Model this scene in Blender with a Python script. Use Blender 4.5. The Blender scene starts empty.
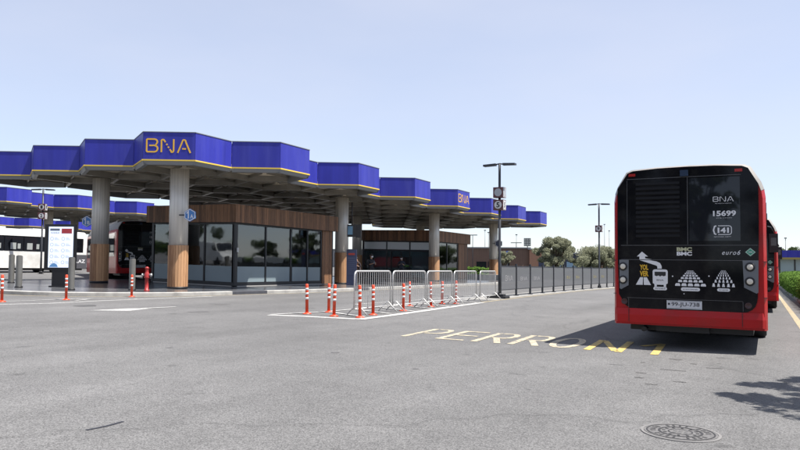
import bpy, math, random
from mathutils import Vector, Matrix
random.seed(7)
R = math.radians
scene = bpy.context.scene
col = scene.collection

# ------------------------------------------------------------------ camera, sky, sun, exposure
cam_d = bpy.data.cameras.new('camera'); cam = bpy.data.objects.new('camera', cam_d); col.objects.link(cam)
cam_d.sensor_width = 36.0; cam_d.lens = 36.0 * 666.0 / 800.0
cam_d.clip_start = 0.1; cam_d.clip_end = 5000
cam.location = (0, 0, 1.43)
cam.rotation_mode = 'QUATERNION'
cam.rotation_quaternion = (Matrix.Rotation(R(28.833), 3, 'Z') @ Matrix.Rotation(R(90 + 2.554), 3, 'X') @ Matrix.Rotation(R(0.39), 3, 'Z')).to_quaternion()
scene.camera = cam
SUN = Vector((1.4, 0.42, 3.15)).normalized()
world = bpy.data.worlds.new('World'); scene.world = world; world.use_nodes = True
wn = world.node_tree.nodes; wl = world.node_tree.links
sky = wn.new('ShaderNodeTexSky'); sky.sky_type = 'NISHITA'; sky.sun_disc = False
sky.sun_elevation = math.asin(SUN.z); sky.sun_rotation = math.atan2(SUN.x, SUN.y)
sky.air_density = 1.0; sky.dust_density = 0.6; sky.ozone_density = 3.0; sky.altitude = 1500
hz = wn.new('ShaderNodeMix'); hz.data_type = 'RGBA'; hz.inputs[0].default_value = 0.55      # milky summer haze over the clear-sky model
hz.inputs[7].default_value = (4.3, 4.4, 5.0, 1)
stc = wn.new('ShaderNodeTexCoord'); snz = wn.new('ShaderNodeTexNoise'); snz.inputs['Scale'].default_value = 1.6; snz.inputs['Detail'].default_value = 5; smp = wn.new('ShaderNodeMapping'); smp.inputs['Scale'].default_value = (1, 1, 3.2)
wl.new(stc.outputs['Generated'], smp.inputs[0]); wl.new(smp.outputs[0], snz.inputs[0]); smr = wn.new('ShaderNodeMapRange'); smr.inputs[3].default_value = 0.47; smr.inputs[4].default_value = 0.66; smr.inputs[1].default_value = 0.3; smr.inputs[2].default_value = 0.7
wl.new(snz.outputs[0], smr.inputs[0]); wl.new(smr.outputs[0], hz.inputs[0])
wl.new(sky.outputs[0], hz.inputs[6]); wl.new(hz.outputs[2], wn['Background'].inputs[0]); wn['Background'].inputs[1].default_value = 0.10
sun_d = bpy.data.lights.new('sun', 'SUN'); sun_d.energy = 5.0; sun_d.angle = R(0.53); sun_d.color = (1.0, 0.95, 0.88)
sun = bpy.data.objects.new('sun', sun_d); col.objects.link(sun); sun.location = (20, 10, 60)
sun.rotation_mode = 'QUATERNION'; sun.rotation_quaternion = (-SUN).to_track_quat('-Z', 'Y')
scene.view_settings.view_transform = 'Standard'; scene.view_settings.look = 'None'
scene.view_settings.exposure = 0.98; scene.view_settings.gamma = 1.0
scene.render.engine = 'CYCLES'
scene.render.resolution_x = 1024; scene.render.resolution_y = 576

# ------------------------------------------------------------------ terrain function
GY = -0.019
def rise(x): return 0.0145 * max(0.0, min(40.0, -20.0 - x))
def gz(x, y): return GY * max(-30.0, min(130.0, y)) + rise(x)

# ------------------------------------------------------------------ materials
MATS = {}
def mat(name, color, rough=0.6, metal=0.0, var=0.0, scale=8.0, bump=0.0, bscale=60.0, spec=None, dirt=None, dscale=1.5, stretch=None, coat=0.0):
    if name in MATS: return MATS[name]
    m = bpy.data.materials.new(name); m.use_nodes = True; nt = m.node_tree; N = nt.nodes; L = nt.links
    b = N['Principled BSDF']; b.inputs['Base Color'].default_value = (*color, 1); b.inputs['Roughness'].default_value = rough
    b.inputs['Metallic'].default_value = metal
    if coat: b.inputs['Coat Weight'].default_value = coat; b.inputs['Coat Roughness'].default_value = 0.05
    if spec is not None: b.inputs['Specular IOR Level'].default_value = spec
    tc = N.new('ShaderNodeTexCoord'); src = tc.outputs['Object']
    if stretch:
        mp = N.new('ShaderNodeMapping'); mp.inputs['Scale'].default_value = stretch; L.new(src, mp.inputs[0]); src = mp.outputs[0]
    last = None
    if var > 0:
        n = N.new('ShaderNodeTexNoise'); n.inputs['Scale'].default_value = scale; n.inputs['Detail'].default_value = 5; L.new(src, n.inputs[0])
        r = N.new('ShaderNodeValToRGB'); L.new(n.outputs[0], r.inputs[0])
        r.color_ramp.elements[0].position = 0.3; r.color_ramp.elements[1].position = 0.7
        r.color_ramp.elements[0].color = (*[c * (1 - var) for c in color], 1); r.color_ramp.elements[1].color = (*[min(1, c * (1 + var)) for c in color], 1)
        last = r.outputs[0]
    if dirt:
        n2 = N.new('ShaderNodeTexNoise'); n2.inputs['Scale'].default_value = dscale; n2.inputs['Detail'].default_value = 8; n2.inputs['Roughness'].default_value = 0.65; L.new(src, n2.inputs[0])
        r2 = N.new('ShaderNodeValToRGB'); L.new(n2.outputs[0], r2.inputs[0]); r2.color_ramp.elements[0].position = 0.48; r2.color_ramp.elements[1].position = 0.75
        mx = N.new('ShaderNodeMix'); mx.data_type = 'RGBA'; L.new(r2.outputs[0], mx.inputs[0])
        if last: L.new(last, mx.inputs[6])
        else: mx.inputs[6].default_value = (*color, 1)
        mx.inputs[7].default_value = (*dirt, 1); last = mx.outputs[2]
    if last: L.new(last, b.inputs['Base Color'])
    if bump > 0:
        n3 = N.new('ShaderNodeTexNoise'); n3.inputs['Scale'].default_value = bscale; n3.inputs['Detail'].default_value = 4; L.new(src, n3.inputs[0])
        bp = N.new('ShaderNodeBump'); bp.inputs['Strength'].default_value = bump; bp.inputs['Distance'].default_value = 0.01; L.new(n3.outputs[0], bp.inputs['Height']); L.new(bp.outputs[0], b.inputs['Normal'])
    MATS[name] = m; return m

def mat_asphalt():
    m = bpy.data.materials.new('asphalt'); m.use_nodes = True; nt = m.node_tree; N = nt.nodes; L = nt.links
    b = N['Principled BSDF']; b.inputs['Roughness'].default_value = 0.85; b.inputs['Specular IOR Level'].default_value = 0.35
    tc = N.new('ShaderNodeTexCoord'); P = tc.outputs['Object']
    def noise(s, d, st=None, rg=0.6):
        n = N.new('ShaderNodeTexNoise'); n.inputs['Scale'].default_value = s; n.inputs['Detail'].default_value = d; n.inputs['Roughness'].default_value = rg
        if st:
            mp = N.new('ShaderNodeMapping'); mp.inputs['Scale'].default_value = st; L.new(P, mp.inputs[0]); L.new(mp.outputs[0], n.inputs[0])
        else: L.new(P, n.inputs[0])
        return n.outputs[0]
    def ramp(src, a, ca, bb, cb):
        r = N.new('ShaderNodeValToRGB'); L.new(src, r.inputs[0]); e = r.color_ramp.elements
        e[0].position = a; e[0].color = (ca, ca, ca, 1); e[1].position = bb; e[1].color = (cb, cb, cb, 1); return r.outputs[0]
    def mul(a, c):
        x = N.new('ShaderNodeMix'); x.data_type = 'RGBA'; x.blend_type = 'MULTIPLY'; x.inputs[0].default_value = 1
        L.new(a, x.inputs[6]); L.new(c, x.inputs[7]); return x.outputs[2]
    v = N.new('ShaderNodeTexVoronoi'); v.inputs['Scale'].default_value = 88; L.new(P, v.inputs[0])
    sep = N.new('ShaderNodeSeparateColor'); L.new(v.outputs['Color'], sep.inputs[0])
    grit = ramp(sep.outputs[0], 0.0, 0.60, 1.0, 1.44)
    fine = ramp(noise(260, 3), 0.3, 0.8, 0.7, 1.2)
    big = ramp(noise(0.13, 6), 0.3, 0.80, 0.70, 1.12)
    mid = ramp(noise(1.3, 7, rg=0.7), 0.3, 0.88, 0.72, 1.1)
    tracks = ramp(noise(0.7, 4, (1.0, 0.07, 1.0)), 0.35, 0.9, 0.65, 1.07)
    spots = ramp(noise(1.9, 4), 0.26, 0.62, 0.345, 1.0)
    c = mul(grit, fine); c = mul(c, big); c = mul(c, mid); c = mul(c, tracks); c = mul(c, spots)
    # thin sealed cracks
    v2 = N.new('ShaderNodeTexVoronoi'); v2.feature = 'DISTANCE_TO_EDGE'; v2.inputs['Scale'].default_value = 0.16
    nz = N.new('ShaderNodeTexNoise'); nz.inputs['Scale'].default_value = 1.1; nz.inputs['Detail'].default_value = 6; L.new(P, nz.inputs[0])
    mxv = N.new('ShaderNodeMix'); mxv.data_type = 'VECTOR'; mxv.inputs[0].default_value = 0.5; L.new(P, mxv.inputs[4]); L.new(nz.outputs['Color'], mxv.inputs[5]); L.new(mxv.outputs[1], v2.inputs[0])
    c = mul(c, ramp(v2.outputs['Distance'], 0.0, 0.8, 0.004, 1.0))
    base = N.new('ShaderNodeRGB'); base.outputs[0].default_value = (0.119, 0.118, 0.118, 1)
    c = mul(c, base.outputs[0]); L.new(c, b.inputs['Base Color'])
    bp = N.new('ShaderNodeBump'); bp.inputs['Strength'].default_value = 0.5; bp.inputs['Distance'].default_value = 0.006
    L.new(v.outputs['Distance'], bp.inputs['Height']); L.new(bp.outputs[0], b.inputs['Normal'])
    return m

def mat_paint(name, color, wear=0.5, wscale=14):
    """worn road paint: chips let the asphalt-coloured base show"""
    m = bpy.data.materials.new(name); m.use_nodes = True; nt = m.node_tree; N = nt.nodes; L = nt.links
    b = N['Principled BSDF']; b.inputs['Roughness'].default_value = 0.8
    tc = N.new('ShaderNodeTexCoord')
    n = N.new('ShaderNodeTexNoise'); n.inputs['Scale'].default_value = wscale; n.inputs['Detail'].default_value = 8; n.inputs['Roughness'].default_value = 0.7; L.new(tc.outputs['Object'], n.inputs[0])
    r = N.new('ShaderNodeValToRGB'); L.new(n.outputs[0], r.inputs[0])
    e = r.color_ramp.elements; e[0].position = wear - 0.12; e[0].color = (0.125, 0.123, 0.12, 1); e[1].position = wear + 0.1; e[1].color = (*color, 1)
    L.new(r.outputs[0], b.inputs['Base Color']); return m

def mat_wood(name, c1, c2, rough=0.6):
    m = bpy.data.materials.new(name); m.use_nodes = True; nt = m.node_tree; N = nt.nodes; L = nt.links
    b = N['Principled BSDF']; b.inputs['Roughness'].default_value = rough
    tc = N.new('ShaderNodeTexCoord'); mp = N.new('ShaderNodeMapping'); mp.inputs['Scale'].default_value = (7, 7, 0.35); L.new(tc.outputs['Object'], mp.inputs[0])
    n = N.new('ShaderNodeTexNoise'); n.inputs['Scale'].default_value = 1.0; n.inputs['Detail'].default_value = 3; L.new(mp.outputs[0], n.inputs[0])
    mp2 = N.new('ShaderNodeMapping'); mp2.inputs['Scale'].default_value = (40, 40, 2.5); L.new(tc.outputs['Object'], mp2.inputs[0])
    n2 = N.new('ShaderNodeTexNoise'); n2.inputs['Scale'].default_value = 1.0; n2.inputs['Detail'].default_value = 5; L.new(mp2.outputs[0], n2.inputs[0])
    ad = N.new('ShaderNodeMath'); ad.operation = 'ADD'; L.new(n.outputs[0], ad.inputs[0]); L.new(n2.outputs[0], ad.inputs[1])
    gg = N.new('ShaderNodeNewGeometry'); sc_ = N.new('ShaderNodeMath'); sc_.operation = 'MULTIPLY_ADD'; sc_.inputs[1].default_value = 0.55; L.new(gg.outputs['Random Per Island'], sc_.inputs[0]); L.new(ad.outputs[0], sc_.inputs[2]); sb = N.new('ShaderNodeMath'); sb.operation = 'SUBTRACT'; sb.inputs[1].default_value = 0.27; L.new(sc_.outputs[0], sb.inputs[0]); ad = sb
    hv = N.new('ShaderNodeMath'); hv.operation = 'MULTIPLY'; hv.inputs[1].default_value = 0.5; L.new(ad.outputs[0], hv.inputs[0])
    r = N.new('ShaderNodeValToRGB'); L.new(hv.outputs[0], r.inputs[0]); e = r.color_ramp.elements
    e[0].position = 0.36; e[0].color = (*c1, 1); e[1].position = 0.64; e[1].color = (*c2, 1)
    L.new(r.outputs[0], b.inputs['Base Color']); MATS[name] = m; return m

def mat_glass(name, tint, alpha, rough=0.02):
    m = bpy.data.materials.new(name); m.use_nodes = True; nt = m.node_tree; N = nt.nodes; L = nt.links
    for n in list(N):
        if n.type != 'OUTPUT_MATERIAL': N.remove(n)
    out = N['Material Output']
    tr = N.new('ShaderNodeBsdfTransparent'); tr.inputs[0].default_value = (*tint, 1)
    gl = N.new('ShaderNodeBsdfGlossy'); gl.inputs['Roughness'].default_value = max(rough, .035); gl.inputs[0].default_value = (0.9, 0.95, 1, 1)
    tcg = N.new('ShaderNodeTexCoord'); nzg = N.new('ShaderNodeTexNoise'); nzg.inputs['Scale'].default_value = 0.9; nzg.inputs['Detail'].default_value = 2; L.new(tcg.outputs['Object'], nzg.inputs[0])
    bpg = N.new('ShaderNodeBump'); bpg.inputs['Strength'].default_value = 0.35; bpg.inputs['Distance'].default_value = 0.010; L.new(nzg.outputs[0], bpg.inputs['Height']); L.new(bpg.outputs[0], gl.inputs['Normal'])
    fr = N.new('ShaderNodeFresnel'); fr.inputs[0].default_value = 1.62
    ad = N.new('ShaderNodeMath'); ad.operation = 'ADD'; ad.inputs[1].default_value = alpha; ad.use_clamp = True; L.new(fr.outputs[0], ad.inputs[0])
    mx = N.new('ShaderNodeMixShader'); L.new(ad.outputs[0], mx.inputs[0]); L.new(tr.outputs[0], mx.inputs[1]); L.new(gl.outputs[0], mx.inputs[2]); L.new(mx.outputs[0], out.inputs[0])
    MATS[name] = m; return m

def mat_mesh(name, color, cover):
    """perforated sheet: part of the surface is holes too small to draw one by one"""
    m = bpy.data.materials.new(name); m.use_nodes = True; nt = m.node_tree; N = nt.nodes; L = nt.links
    b = N['Principled BSDF']; b.inputs['Base Color'].default_value = (*color, 1); b.inputs['Roughness'].default_value = 0.55
    b.inputs['Alpha'].default_value = cover; MATS[name] = m; return m

def mat_leaf(name, c1, c2, scale=1.2):
    m = bpy.data.materials.new(name); m.use_nodes = True; nt = m.node_tree; N = nt.nodes; L = nt.links
    b = N['Principled BSDF']; b.inputs['Roughness'].default_value = 0.85; b.inputs['Specular IOR Level'].default_value = 0.15
    g = N.new('ShaderNodeNewGeometry')
    n = N.new('ShaderNodeTexNoise'); n.inputs['Scale'].default_value = scale; L.new(g.outputs['Position'], n.inputs[0])
    ad = N.new('ShaderNodeMath'); ad.operation = 'ADD'; L.new(n.outputs[0], ad.inputs[0]); L.new(g.outputs['Random Per Island'], ad.inputs[1])
    r = N.new('ShaderNodeValToRGB'); L.new(ad.outputs[0], r.inputs[0]); e = r.color_ramp.elements
    e[0].position = 0.4; e[0].color = (*c1, 1); e[1].position = 1.2 if False else 1.0; e[1].color = (*c2, 1)
    L.new(r.outputs[0], b.inputs['Base Color'])
    tl = N.new('ShaderNodeBsdfTranslucent'); L.new(r.outputs[0], tl.inputs[0]); mx = N.new('ShaderNodeMixShader'); mx.inputs[0].default_value = 0.42
    L.new(b.outputs[0], mx.inputs[1]); L.new(tl.outputs[0], mx.inputs[2]); L.new(mx.outputs[0], N['Material Output'].inputs[0])
    MATS[name] = m; return m

ASPH = mat_asphalt()
W_PAINT = mat_paint('white_road_paint', (0.42, 0.42, 0.41), 0.44)
Y_PAINT = mat_paint('yellow_road_paint', (0.50, 0.36, 0.10), 0.44, 9)
Y_LINE = mat_paint('faded_yellow_line', (0.38, 0.31, 0.18), 0.47)
CONC = mat('concrete', (0.25, 0.245, 0.23), 0.85, var=0.12, scale=3, bump=0.3, dirt=(0.17, 0.165, 0.15), dscale=1.2)
KERBW = mat('light_kerb', (0.33, 0.325, 0.31), 0.8, var=0.12, scale=2.5, dirt=(0.19, 0.185, 0.18), dscale=2.0)
KERBD = mat('dark_kerb', (0.045, 0.048, 0.06), 0.7, var=0.2, scale=4)
TILE = mat('dark_granite', (0.075, 0.078, 0.085), 0.22, var=0.25, scale=1.5, dirt=(0.13, 0.13, 0.13), dscale=0.8)
STEEL = mat('brushed_steel', (0.60, 0.57, 0.52), 0.42, 0.25, var=0.16, scale=2.2, stretch=(7, 7, 0.12), dirt=(0.36, 0.34, 0.31), dscale=1.6)
STEEL_D = mat('bollard_steel', (0.20, 0.195, 0.18), 0.42, 0.5, var=0.12, scale=4)
GALV = mat('galvanised_tube', (0.55, 0.55, 0.54), 0.45, 0.45, var=0.1, scale=20)
BLUE = mat('blue_fascia', (0.030, 0.034, 0.30), 0.45, var=0.16, scale=2.4, spec=0.3, dirt=(0.050, 0.055, 0.33), dscale=2.0, stretch=(1, 1, 0.10))
YELLOW = mat('yellow_trim', (0.70, 0.49, 0.06), 0.5)
GREYTRIM = mat('grey_trim', (0.20, 0.21, 0.22), 0.45, 0.2)
BEAM = mat('beam_steel', (0.25, 0.235, 0.205), 0.38, 0.3, var=0.2, scale=1.2)
SOFFIT = mat('soffit_panel', (0.70, 0.61, 0.47), 0.6, var=0.18, scale=0.5, dirt=(0.48, 0.43, 0.34), dscale=0.7)
WOODL = mat_wood('oak_cladding', (0.25, 0.12, 0.055), (0.50, 0.28, 0.14))
WOODD = mat_wood('brown_cladding', (0.105, 0.052, 0.026), (0.25, 0.125, 0.062))
BLACKF = mat('black_frame', (0.012, 0.012, 0.014), 0.4)
GLASS = mat_glass('shop_glass', (0.60, 0.66, 0.67), 0.07)
FROST = mat('frosted_film', (0.20, 0.25, 0.27), 0.35, var=0.08, scale=0.6)
DARKIN = mat('dark_interior', (0.05, 0.05, 0.055), 0.8)
POLE = mat('dark_grey_pole', (0.035, 0.038, 0.045), 0.45, 0.3)
ORANGE = mat('orange_plastic', (0.62, 0.06, 0.018), 0.45, var=0.1, scale=10, dirt=(0.30, 0.06, 0.03), dscale=8)
WBAND = mat('white_reflective_band', (0.66, 0.66, 0.66), 0.4, dirt=(0.4, 0.38, 0.36), dscale=20)
RED = mat('red_bus_paint', (0.35, 0.007, 0.009), 0.33, coat=0.10, spec=0.25, var=0.05, scale=2, dirt=(0.19, 0.022, 0.02), dscale=1.3)
WHITEP = mat('white_bus_paint', (0.68, 0.68, 0.66), 0.3, coat=0.4, dirt=(0.5, 0.49, 0.46), dscale=1.1)
ROOFW = mat('grey_white_roof', (0.24, 0.23, 0.215), 0.55, dirt=(0.16, 0.155, 0.14), dscale=3)
BGLASS = mat('black_bus_glass', (0.006, 0.006, 0.008), 0.07, dirt=(0.018, 0.017, 0.017), dscale=3.5, spec=0.16)
BGLASS2 = mat('tinted_rear_window', (0.012, 0.014, 0.018), 0.03, spec=0.4)
BLK = mat('black_plastic', (0.010, 0.010, 0.012), 0.5, var=0.2, scale=5)
GREYP = mat('grey_plastic', (0.16, 0.17, 0.18), 0.4)
DECW = mat('white_decal', (0.66, 0.66, 0.68), 0.5)
DECY = mat('yellow_decal', (0.62, 0.37, 0.02), 0.5)
DECG = mat('green_decal', (0.03, 0.25, 0.16), 0.5)
TYRE = mat('tyre_rubber', (0.018, 0.018, 0.018), 0.85, var=0.2)
RIM = mat('wheel_rim', (0.35, 0.35, 0.35), 0.4, 0.6)
LENS = mat('lamp_lens', (0.62, 0.58, 0.5), 0.12)
REDL = mat('red_lens', (0.35, 0.01, 0.008), 0.15)
IRON = mat('cast_iron', (0.14, 0.137, 0.135), 0.6, 0.3, var=0.25, scale=30, bump=0.4)
IRON_D = mat('cast_iron_grooves', (0.022, 0.022, 0.025), 0.8)
HYD = mat('red_hydrant_paint', (0.33, 0.022, 0.022), 0.45, var=0.15, scale=12)
SIGNB = mat('blue_sign', (0.05, 0.17, 0.42), 0.4)
NAVY = mat('navy_panel', (0.03, 0.04, 0.08), 0.5)
MAROON = mat('maroon_box', (0.09, 0.028, 0.03), 0.45)
GREYD = mat('grey_disc', (0.33, 0.35, 0.37), 0.4)
BARK = mat('bark', (0.10, 0.075, 0.05), 0.9, var=0.3, scale=10, bump=0.6, bscale=20)
PERF = mat_mesh('perforated_grey_sheet', (0.13, 0.135, 0.146), 0.76)
OLIVE = mat_leaf('olive_leaves', (0.165, 0.175, 0.115), (0.29, 0.30, 0.205))  # silver-grey leaves, colour lightened further to stand in for distance haze
GREEN = mat_leaf('hedge_leaves', (0.045, 0.095, 0.015), (0.14, 0.25, 0.045))
PINE = mat_leaf('dark_leaves', (0.045, 0.065, 0.025), (0.10, 0.13, 0.055))

# ------------------------------------------------------------------ mesh builder
def rotz(a): return Matrix.Rotation(a, 4, 'Z')
class MB:
    def __init__(s): s.v = []; s.f = []; s.m = []; s.sm = []
    def add(s, vs, fs, mi=0, sm=False):
        o = len(s.v); s.v += [tuple(v) for v in vs]
        for f in fs: s.f.append(tuple(i + o for i in f)); s.m.append(mi); s.sm.append(sm)
        return s
    def box(s, c, d, rz=0.0, mi=0, M=None):
        x, y, z = [k / 2 for k in d]; vs = []
        T = Matrix.Translation(c) @ rotz(rz)
        if M: T = M @ T
        for k in (-1, 1):
            for (a, b) in ((-1, -1), (1, -1), (1, 1), (-1, 1)): vs.append(T @ Vector((a * x, b * y, k * z)))
        return s.add(vs, [(0, 3, 2, 1), (4, 5, 6, 7), (0, 1, 5, 4), (1, 2, 6, 5), (2, 3, 7, 6), (3, 0, 4, 7)], mi)
    def b2(s, x0, x1, y0, y1, z0, z1, mi=0): return s.box(((x0 + x1) / 2, (y0 + y1) / 2, (z0 + z1) / 2), (x1 - x0, y1 - y0, z1 - z0), 0, mi)
    def prism(s, poly, z0, z1, mi=0):
        n = len(poly); g0 = z0 if callable(z0) else (lambda x, y: z0); g1 = z1 if callable(z1) else (lambda x, y: z1)
        vs = [(x, y, g0(x, y)) for x, y in poly] + [(x, y, g1(x, y)) for x, y in poly]
        return s.add(vs, [tuple(range(n))[::-1], tuple(range(n, 2 * n))] + [(i, (i + 1) % n, n + (i + 1) % n, n + i) for i in range(n)], mi)
    def slab(s, poly, y0, y1, mi=0):
        """polygon in x,z extruded along y"""
        n = len(poly); vs = [(x, y0, z) for x, z in poly] + [(x, y1, z) for x, z in poly]
        return s.add(vs, [tuple(range(n)), tuple(range(n, 2 * n))[::-1]] + [(i, n + i, n + (i + 1) % n, (i + 1) % n) for i in range(n)], mi)
    def tube(s, path, r, n=8, mi=0, closed=False, caps=True):
        P = [Vector(p) for p in path]; N = len(P); rr = r if isinstance(r, (list, tuple)) else [r] * N; vs = []
        prev = None
        for i in range(N):
            if closed: t = (P[(i + 1) % N] - P[i - 1]).normalized()
            else: t = (P[min(i + 1, N - 1)] - P[max(i - 1, 0)]).normalized()
            up = prev if prev is not None else (Vector((0, 0, 1)) if abs(t.z) < 0.9 else Vector((1, 0, 0)))
            a = t.cross(up).normalized(); b = a.cross(t).normalized(); prev = b
            for k in range(n):
                q = 2 * math.pi * k / n; vs.append(P[i] + (a * math.cos(q) + b * math.sin(q)) * rr[i])
        fs = []
        for i in range(N if closed else N - 1):
            j = (i + 1) % N
            for k in range(n): fs.append((i * n + k, i * n + (k + 1) % n, j * n + (k + 1) % n, j * n + k))
        s.add(vs, fs, mi, True)
        if caps and not closed: o = len(s.v) - N * n; s.f += [tuple(o + k for k in range(n))[::-1], tuple(o + (N - 1) * n + k for k in range(n))]; s.m += [mi, mi]; s.sm += [False, False]
        return s
    def lathe(s, prof, c=(0, 0, 0), n=24, mi=0, M=None, sm=True):
        vs = []; fs = []
        for r, z in prof:
            for k in range(n):
                q = 2 * math.pi * k / n; p = Vector((c[0] + r * math.cos(q), c[1] + r * math.sin(q), c[2] + z)); vs.append(M @ p if M else p)
        for i in range(len(prof) - 1):
            for k in range(n): fs.append((i * n + k, i * n + (k + 1) % n, (i + 1) * n + (k + 1) % n, (i + 1) * n + k))
        s.add(vs, fs, mi, sm)
        o = len(s.v) - len(vs)
        if prof[0][0] > 1e-4: s.f.append(tuple(o + k for k in range(n))[::-1]); s.m.append(mi); s.sm.append(False)
        if prof[-1][0] > 1e-4: s.f.append(tuple(o + (len(prof) - 1) * n + k for k in range(n))); s.m.append(mi); s.sm.append(False)
        return s
    def stroke(s, pts, w, fn, mi=0, closed=False):
        """flat ribbon of width w along a 2-D polyline; fn maps (u,v) to 3-D"""
        P = [Vector(p) for p in pts]; n = len(P); vs = []
        for i in range(n):
            if closed: t0 = (P[i] - P[i - 1]).normalized(); t1 = (P[(i + 1) % n] - P[i]).normalized()
            else:
                t0 = (P[i] - P[i - 1]).normalized() if i else (P[1] - P[0]).normalized()
                t1 = (P[i + 1] - P[i]).normalized() if i < n - 1 else t0
            t = (t0 + t1); t = t.normalized() if t.length > 1e-6 else t1
            nn = Vector((-t.y, t.x)); k = 1 / max(0.5, nn.dot(Vector((-t1.y, t1.x))))
            vs += [fn(*(P[i] + nn * w / 2 * k)), fn(*(P[i] - nn * w / 2 * k))]
        m = n if closed else n - 1
        return s.add(vs, [(2 * i, 2 * i + 1, 2 * ((i + 1) % n) + 1, 2 * ((i + 1) % n)) for i in range(m)], mi)
    def build(s, name, mats, parent=None, org=None):
        me = bpy.data.meshes.new(name)
        v = [(a - org[0], b - org[1], c - org[2]) for a, b, c in s.v] if org else s.v
        me.from_pydata(v, [], s.f)
        for m in (mats if isinstance(mats, (list, tuple)) else [mats]): me.materials.append(m)
        me.polygons.foreach_set('material_index', s.m); me.polygons.foreach_set('use_smooth', s.sm); me.update()
        o = bpy.data.objects.new(name, me); col.objects.link(o)
        if parent: o.parent = parent
        return o

def tag(o, label=None, cat=None, group=None, kind=None):
    if label: o['label'] = label
    if cat: o['category'] = cat
    if group: o['group'] = group
    if kind: o['kind'] = kind
    return o
def empty(name, loc, rz=0.0, label=None, cat=None, group=None, sc=1.0, rx=0.0):
    o = bpy.data.objects.new(name, None); col.objects.link(o); o.location = loc; o.rotation_euler = (rx, 0, rz); o.scale = (sc,) * 3
    o.empty_display_size = 0.2
    return tag(o, label, cat, group)
KIDS = None
def kids(o): return [c for c in bpy.data.objects if c.parent == o]
def dup(o, parent=None):
    c = o.copy(); col.objects.link(c); c.parent = parent
    for k in kids(o): dup(k, c)
    return c
def dup_thing(o, loc, rz=0.0, label=None, group=None, sc=None):
    c = dup(o); c.location = loc; c.rotation_euler = (o.rotation_euler[0], 0, rz)
    if label: c['label'] = label
    if group: c['group'] = group
    if sc: c.scale = (sc,) * 3
    return c

def text_geo(body, shear=0.0, bold=0.0, space=1.0):
    cu = bpy.data.curves.new('lettering', 'FONT'); cu.body = body; cu.size = 1; cu.shear = shear; cu.offset = bold; cu.resolution_u = 3; cu.space_character = space
    ob = bpy.data.objects.new('lettering', cu); col.objects.link(ob)
    dg = bpy.context.evaluated_depsgraph_get(); me = bpy.data.meshes.new_from_object(ob.evaluated_get(dg))
    vs = [tuple(v.co) for v in me.vertices]; fs = [tuple(p.vertices) for p in me.polygons]
    bpy.data.objects.remove(ob); bpy.data.curves.remove(cu); bpy.data.meshes.remove(me)
    return vs, fs
def text_fit(mb, body, u0, u1, v0, v1, fn, mi=0, **k):
    vs, fs = text_geo(body, **k); xs = [v[0] for v in vs]; ys = [v[1] for v in vs]
    a, b, c, d = min(xs), max(xs), min(ys), max(ys)
    mb.add([fn(u0 + (v[0] - a) / (b - a) * (u1 - u0), v0 + (v[1] - c) / (d - c) * (v1 - v0)) for v in vs], fs, mi)

def arc(cx, cy, r, a0, a1, n=6): return [(cx + r * math.cos(R(a0 + (a1 - a0) * i / n)), cy + r * math.sin(R(a0 + (a1 - a0) * i / n))) for i in range(n + 1)]

# ------------------------------------------------------------------ ground
mb = MB()
xs = [-700, -60, -20, 400]; ys = [-300, -30, 130, 900]
vs = [(x, y, gz(x, y)) for y in ys for x in xs]; fs = [(j * 4 + i, j * 4 + i + 1, (j + 1) * 4 + i + 1, (j + 1) * 4 + i) for j in range(3) for i in range(3)]
mb.add(vs, fs); tag(mb.build('ground', ASPH), kind='structure')

def gfn(h): return lambda x, y: (x, y, gz(x, y) + h)
def dense(pts, step=1.2):
    out = [pts[0]]
    for a, b in zip(pts, pts[1:]):
        n = max(1, int(math.dist(a, b) / step))
        for i in range(1, n + 1): out.append((a[0] + (b[0] - a[0]) * i / n, a[1] + (b[1] - a[1]) * i / n))
    return out
def smooth(pts, n=6):
    out = []
    for i in range(len(pts) - 1):
        p0 = pts[max(i - 1, 0)]; p1 = pts[i]; p2 = pts[i + 1]; p3 = pts[min(i + 2, len(pts) - 1)]
        for k in range(n):
            t = k / n
            out.append(tuple(0.5 * (2 * p1[j] + (p2[j] - p0[j]) * t + (2 * p0[j] - 5 * p1[j] + 4 * p2[j] - p3[j]) * t * t + (3 * p1[j] - p0[j] - 3 * p2[j] + p3[j]) * t ** 3) for j in (0, 1)))
    out.append(pts[-1]); return out

# platform under the first canopy: kerb line measured along its outer face
kerb = smooth([(-39.5, 14.9), (-33, 14.9), (-27.5, 15.0), (-25.04, 15.55), (-23.83, 16.3), (-22.92, 17.3), (-22.2, 18.4), (-21.66, 19.5), (-21.3, 20.7), (-21.05, 22.2), (-20.85, 24.1), (-20.4, 26.8), (-20.15, 30), (-20.0, 36), (-20.0, 42), (-20.0, 72)], 4)
kerb = dense(kerb, 2.0)
def offset(pts, d):
    out = []
    for i in range(len(pts)):
        a = Vector(pts[max(i - 1, 0)]); b = Vector(pts[min(i + 1, len(pts) - 1)]); t = (b - a).normalized(); out.append((pts[i][0] - t.y * d, pts[i][1] + t.x * d))
    return out
inner = offset(kerb, 0.28)
mb = MB()
for i in range(len(inner) - 1):
    (x0, y0), (x1, y1) = inner[i], inner[i + 1]
    if i < 12: pass
pf = [(x, y) for x, y in inner]
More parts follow.
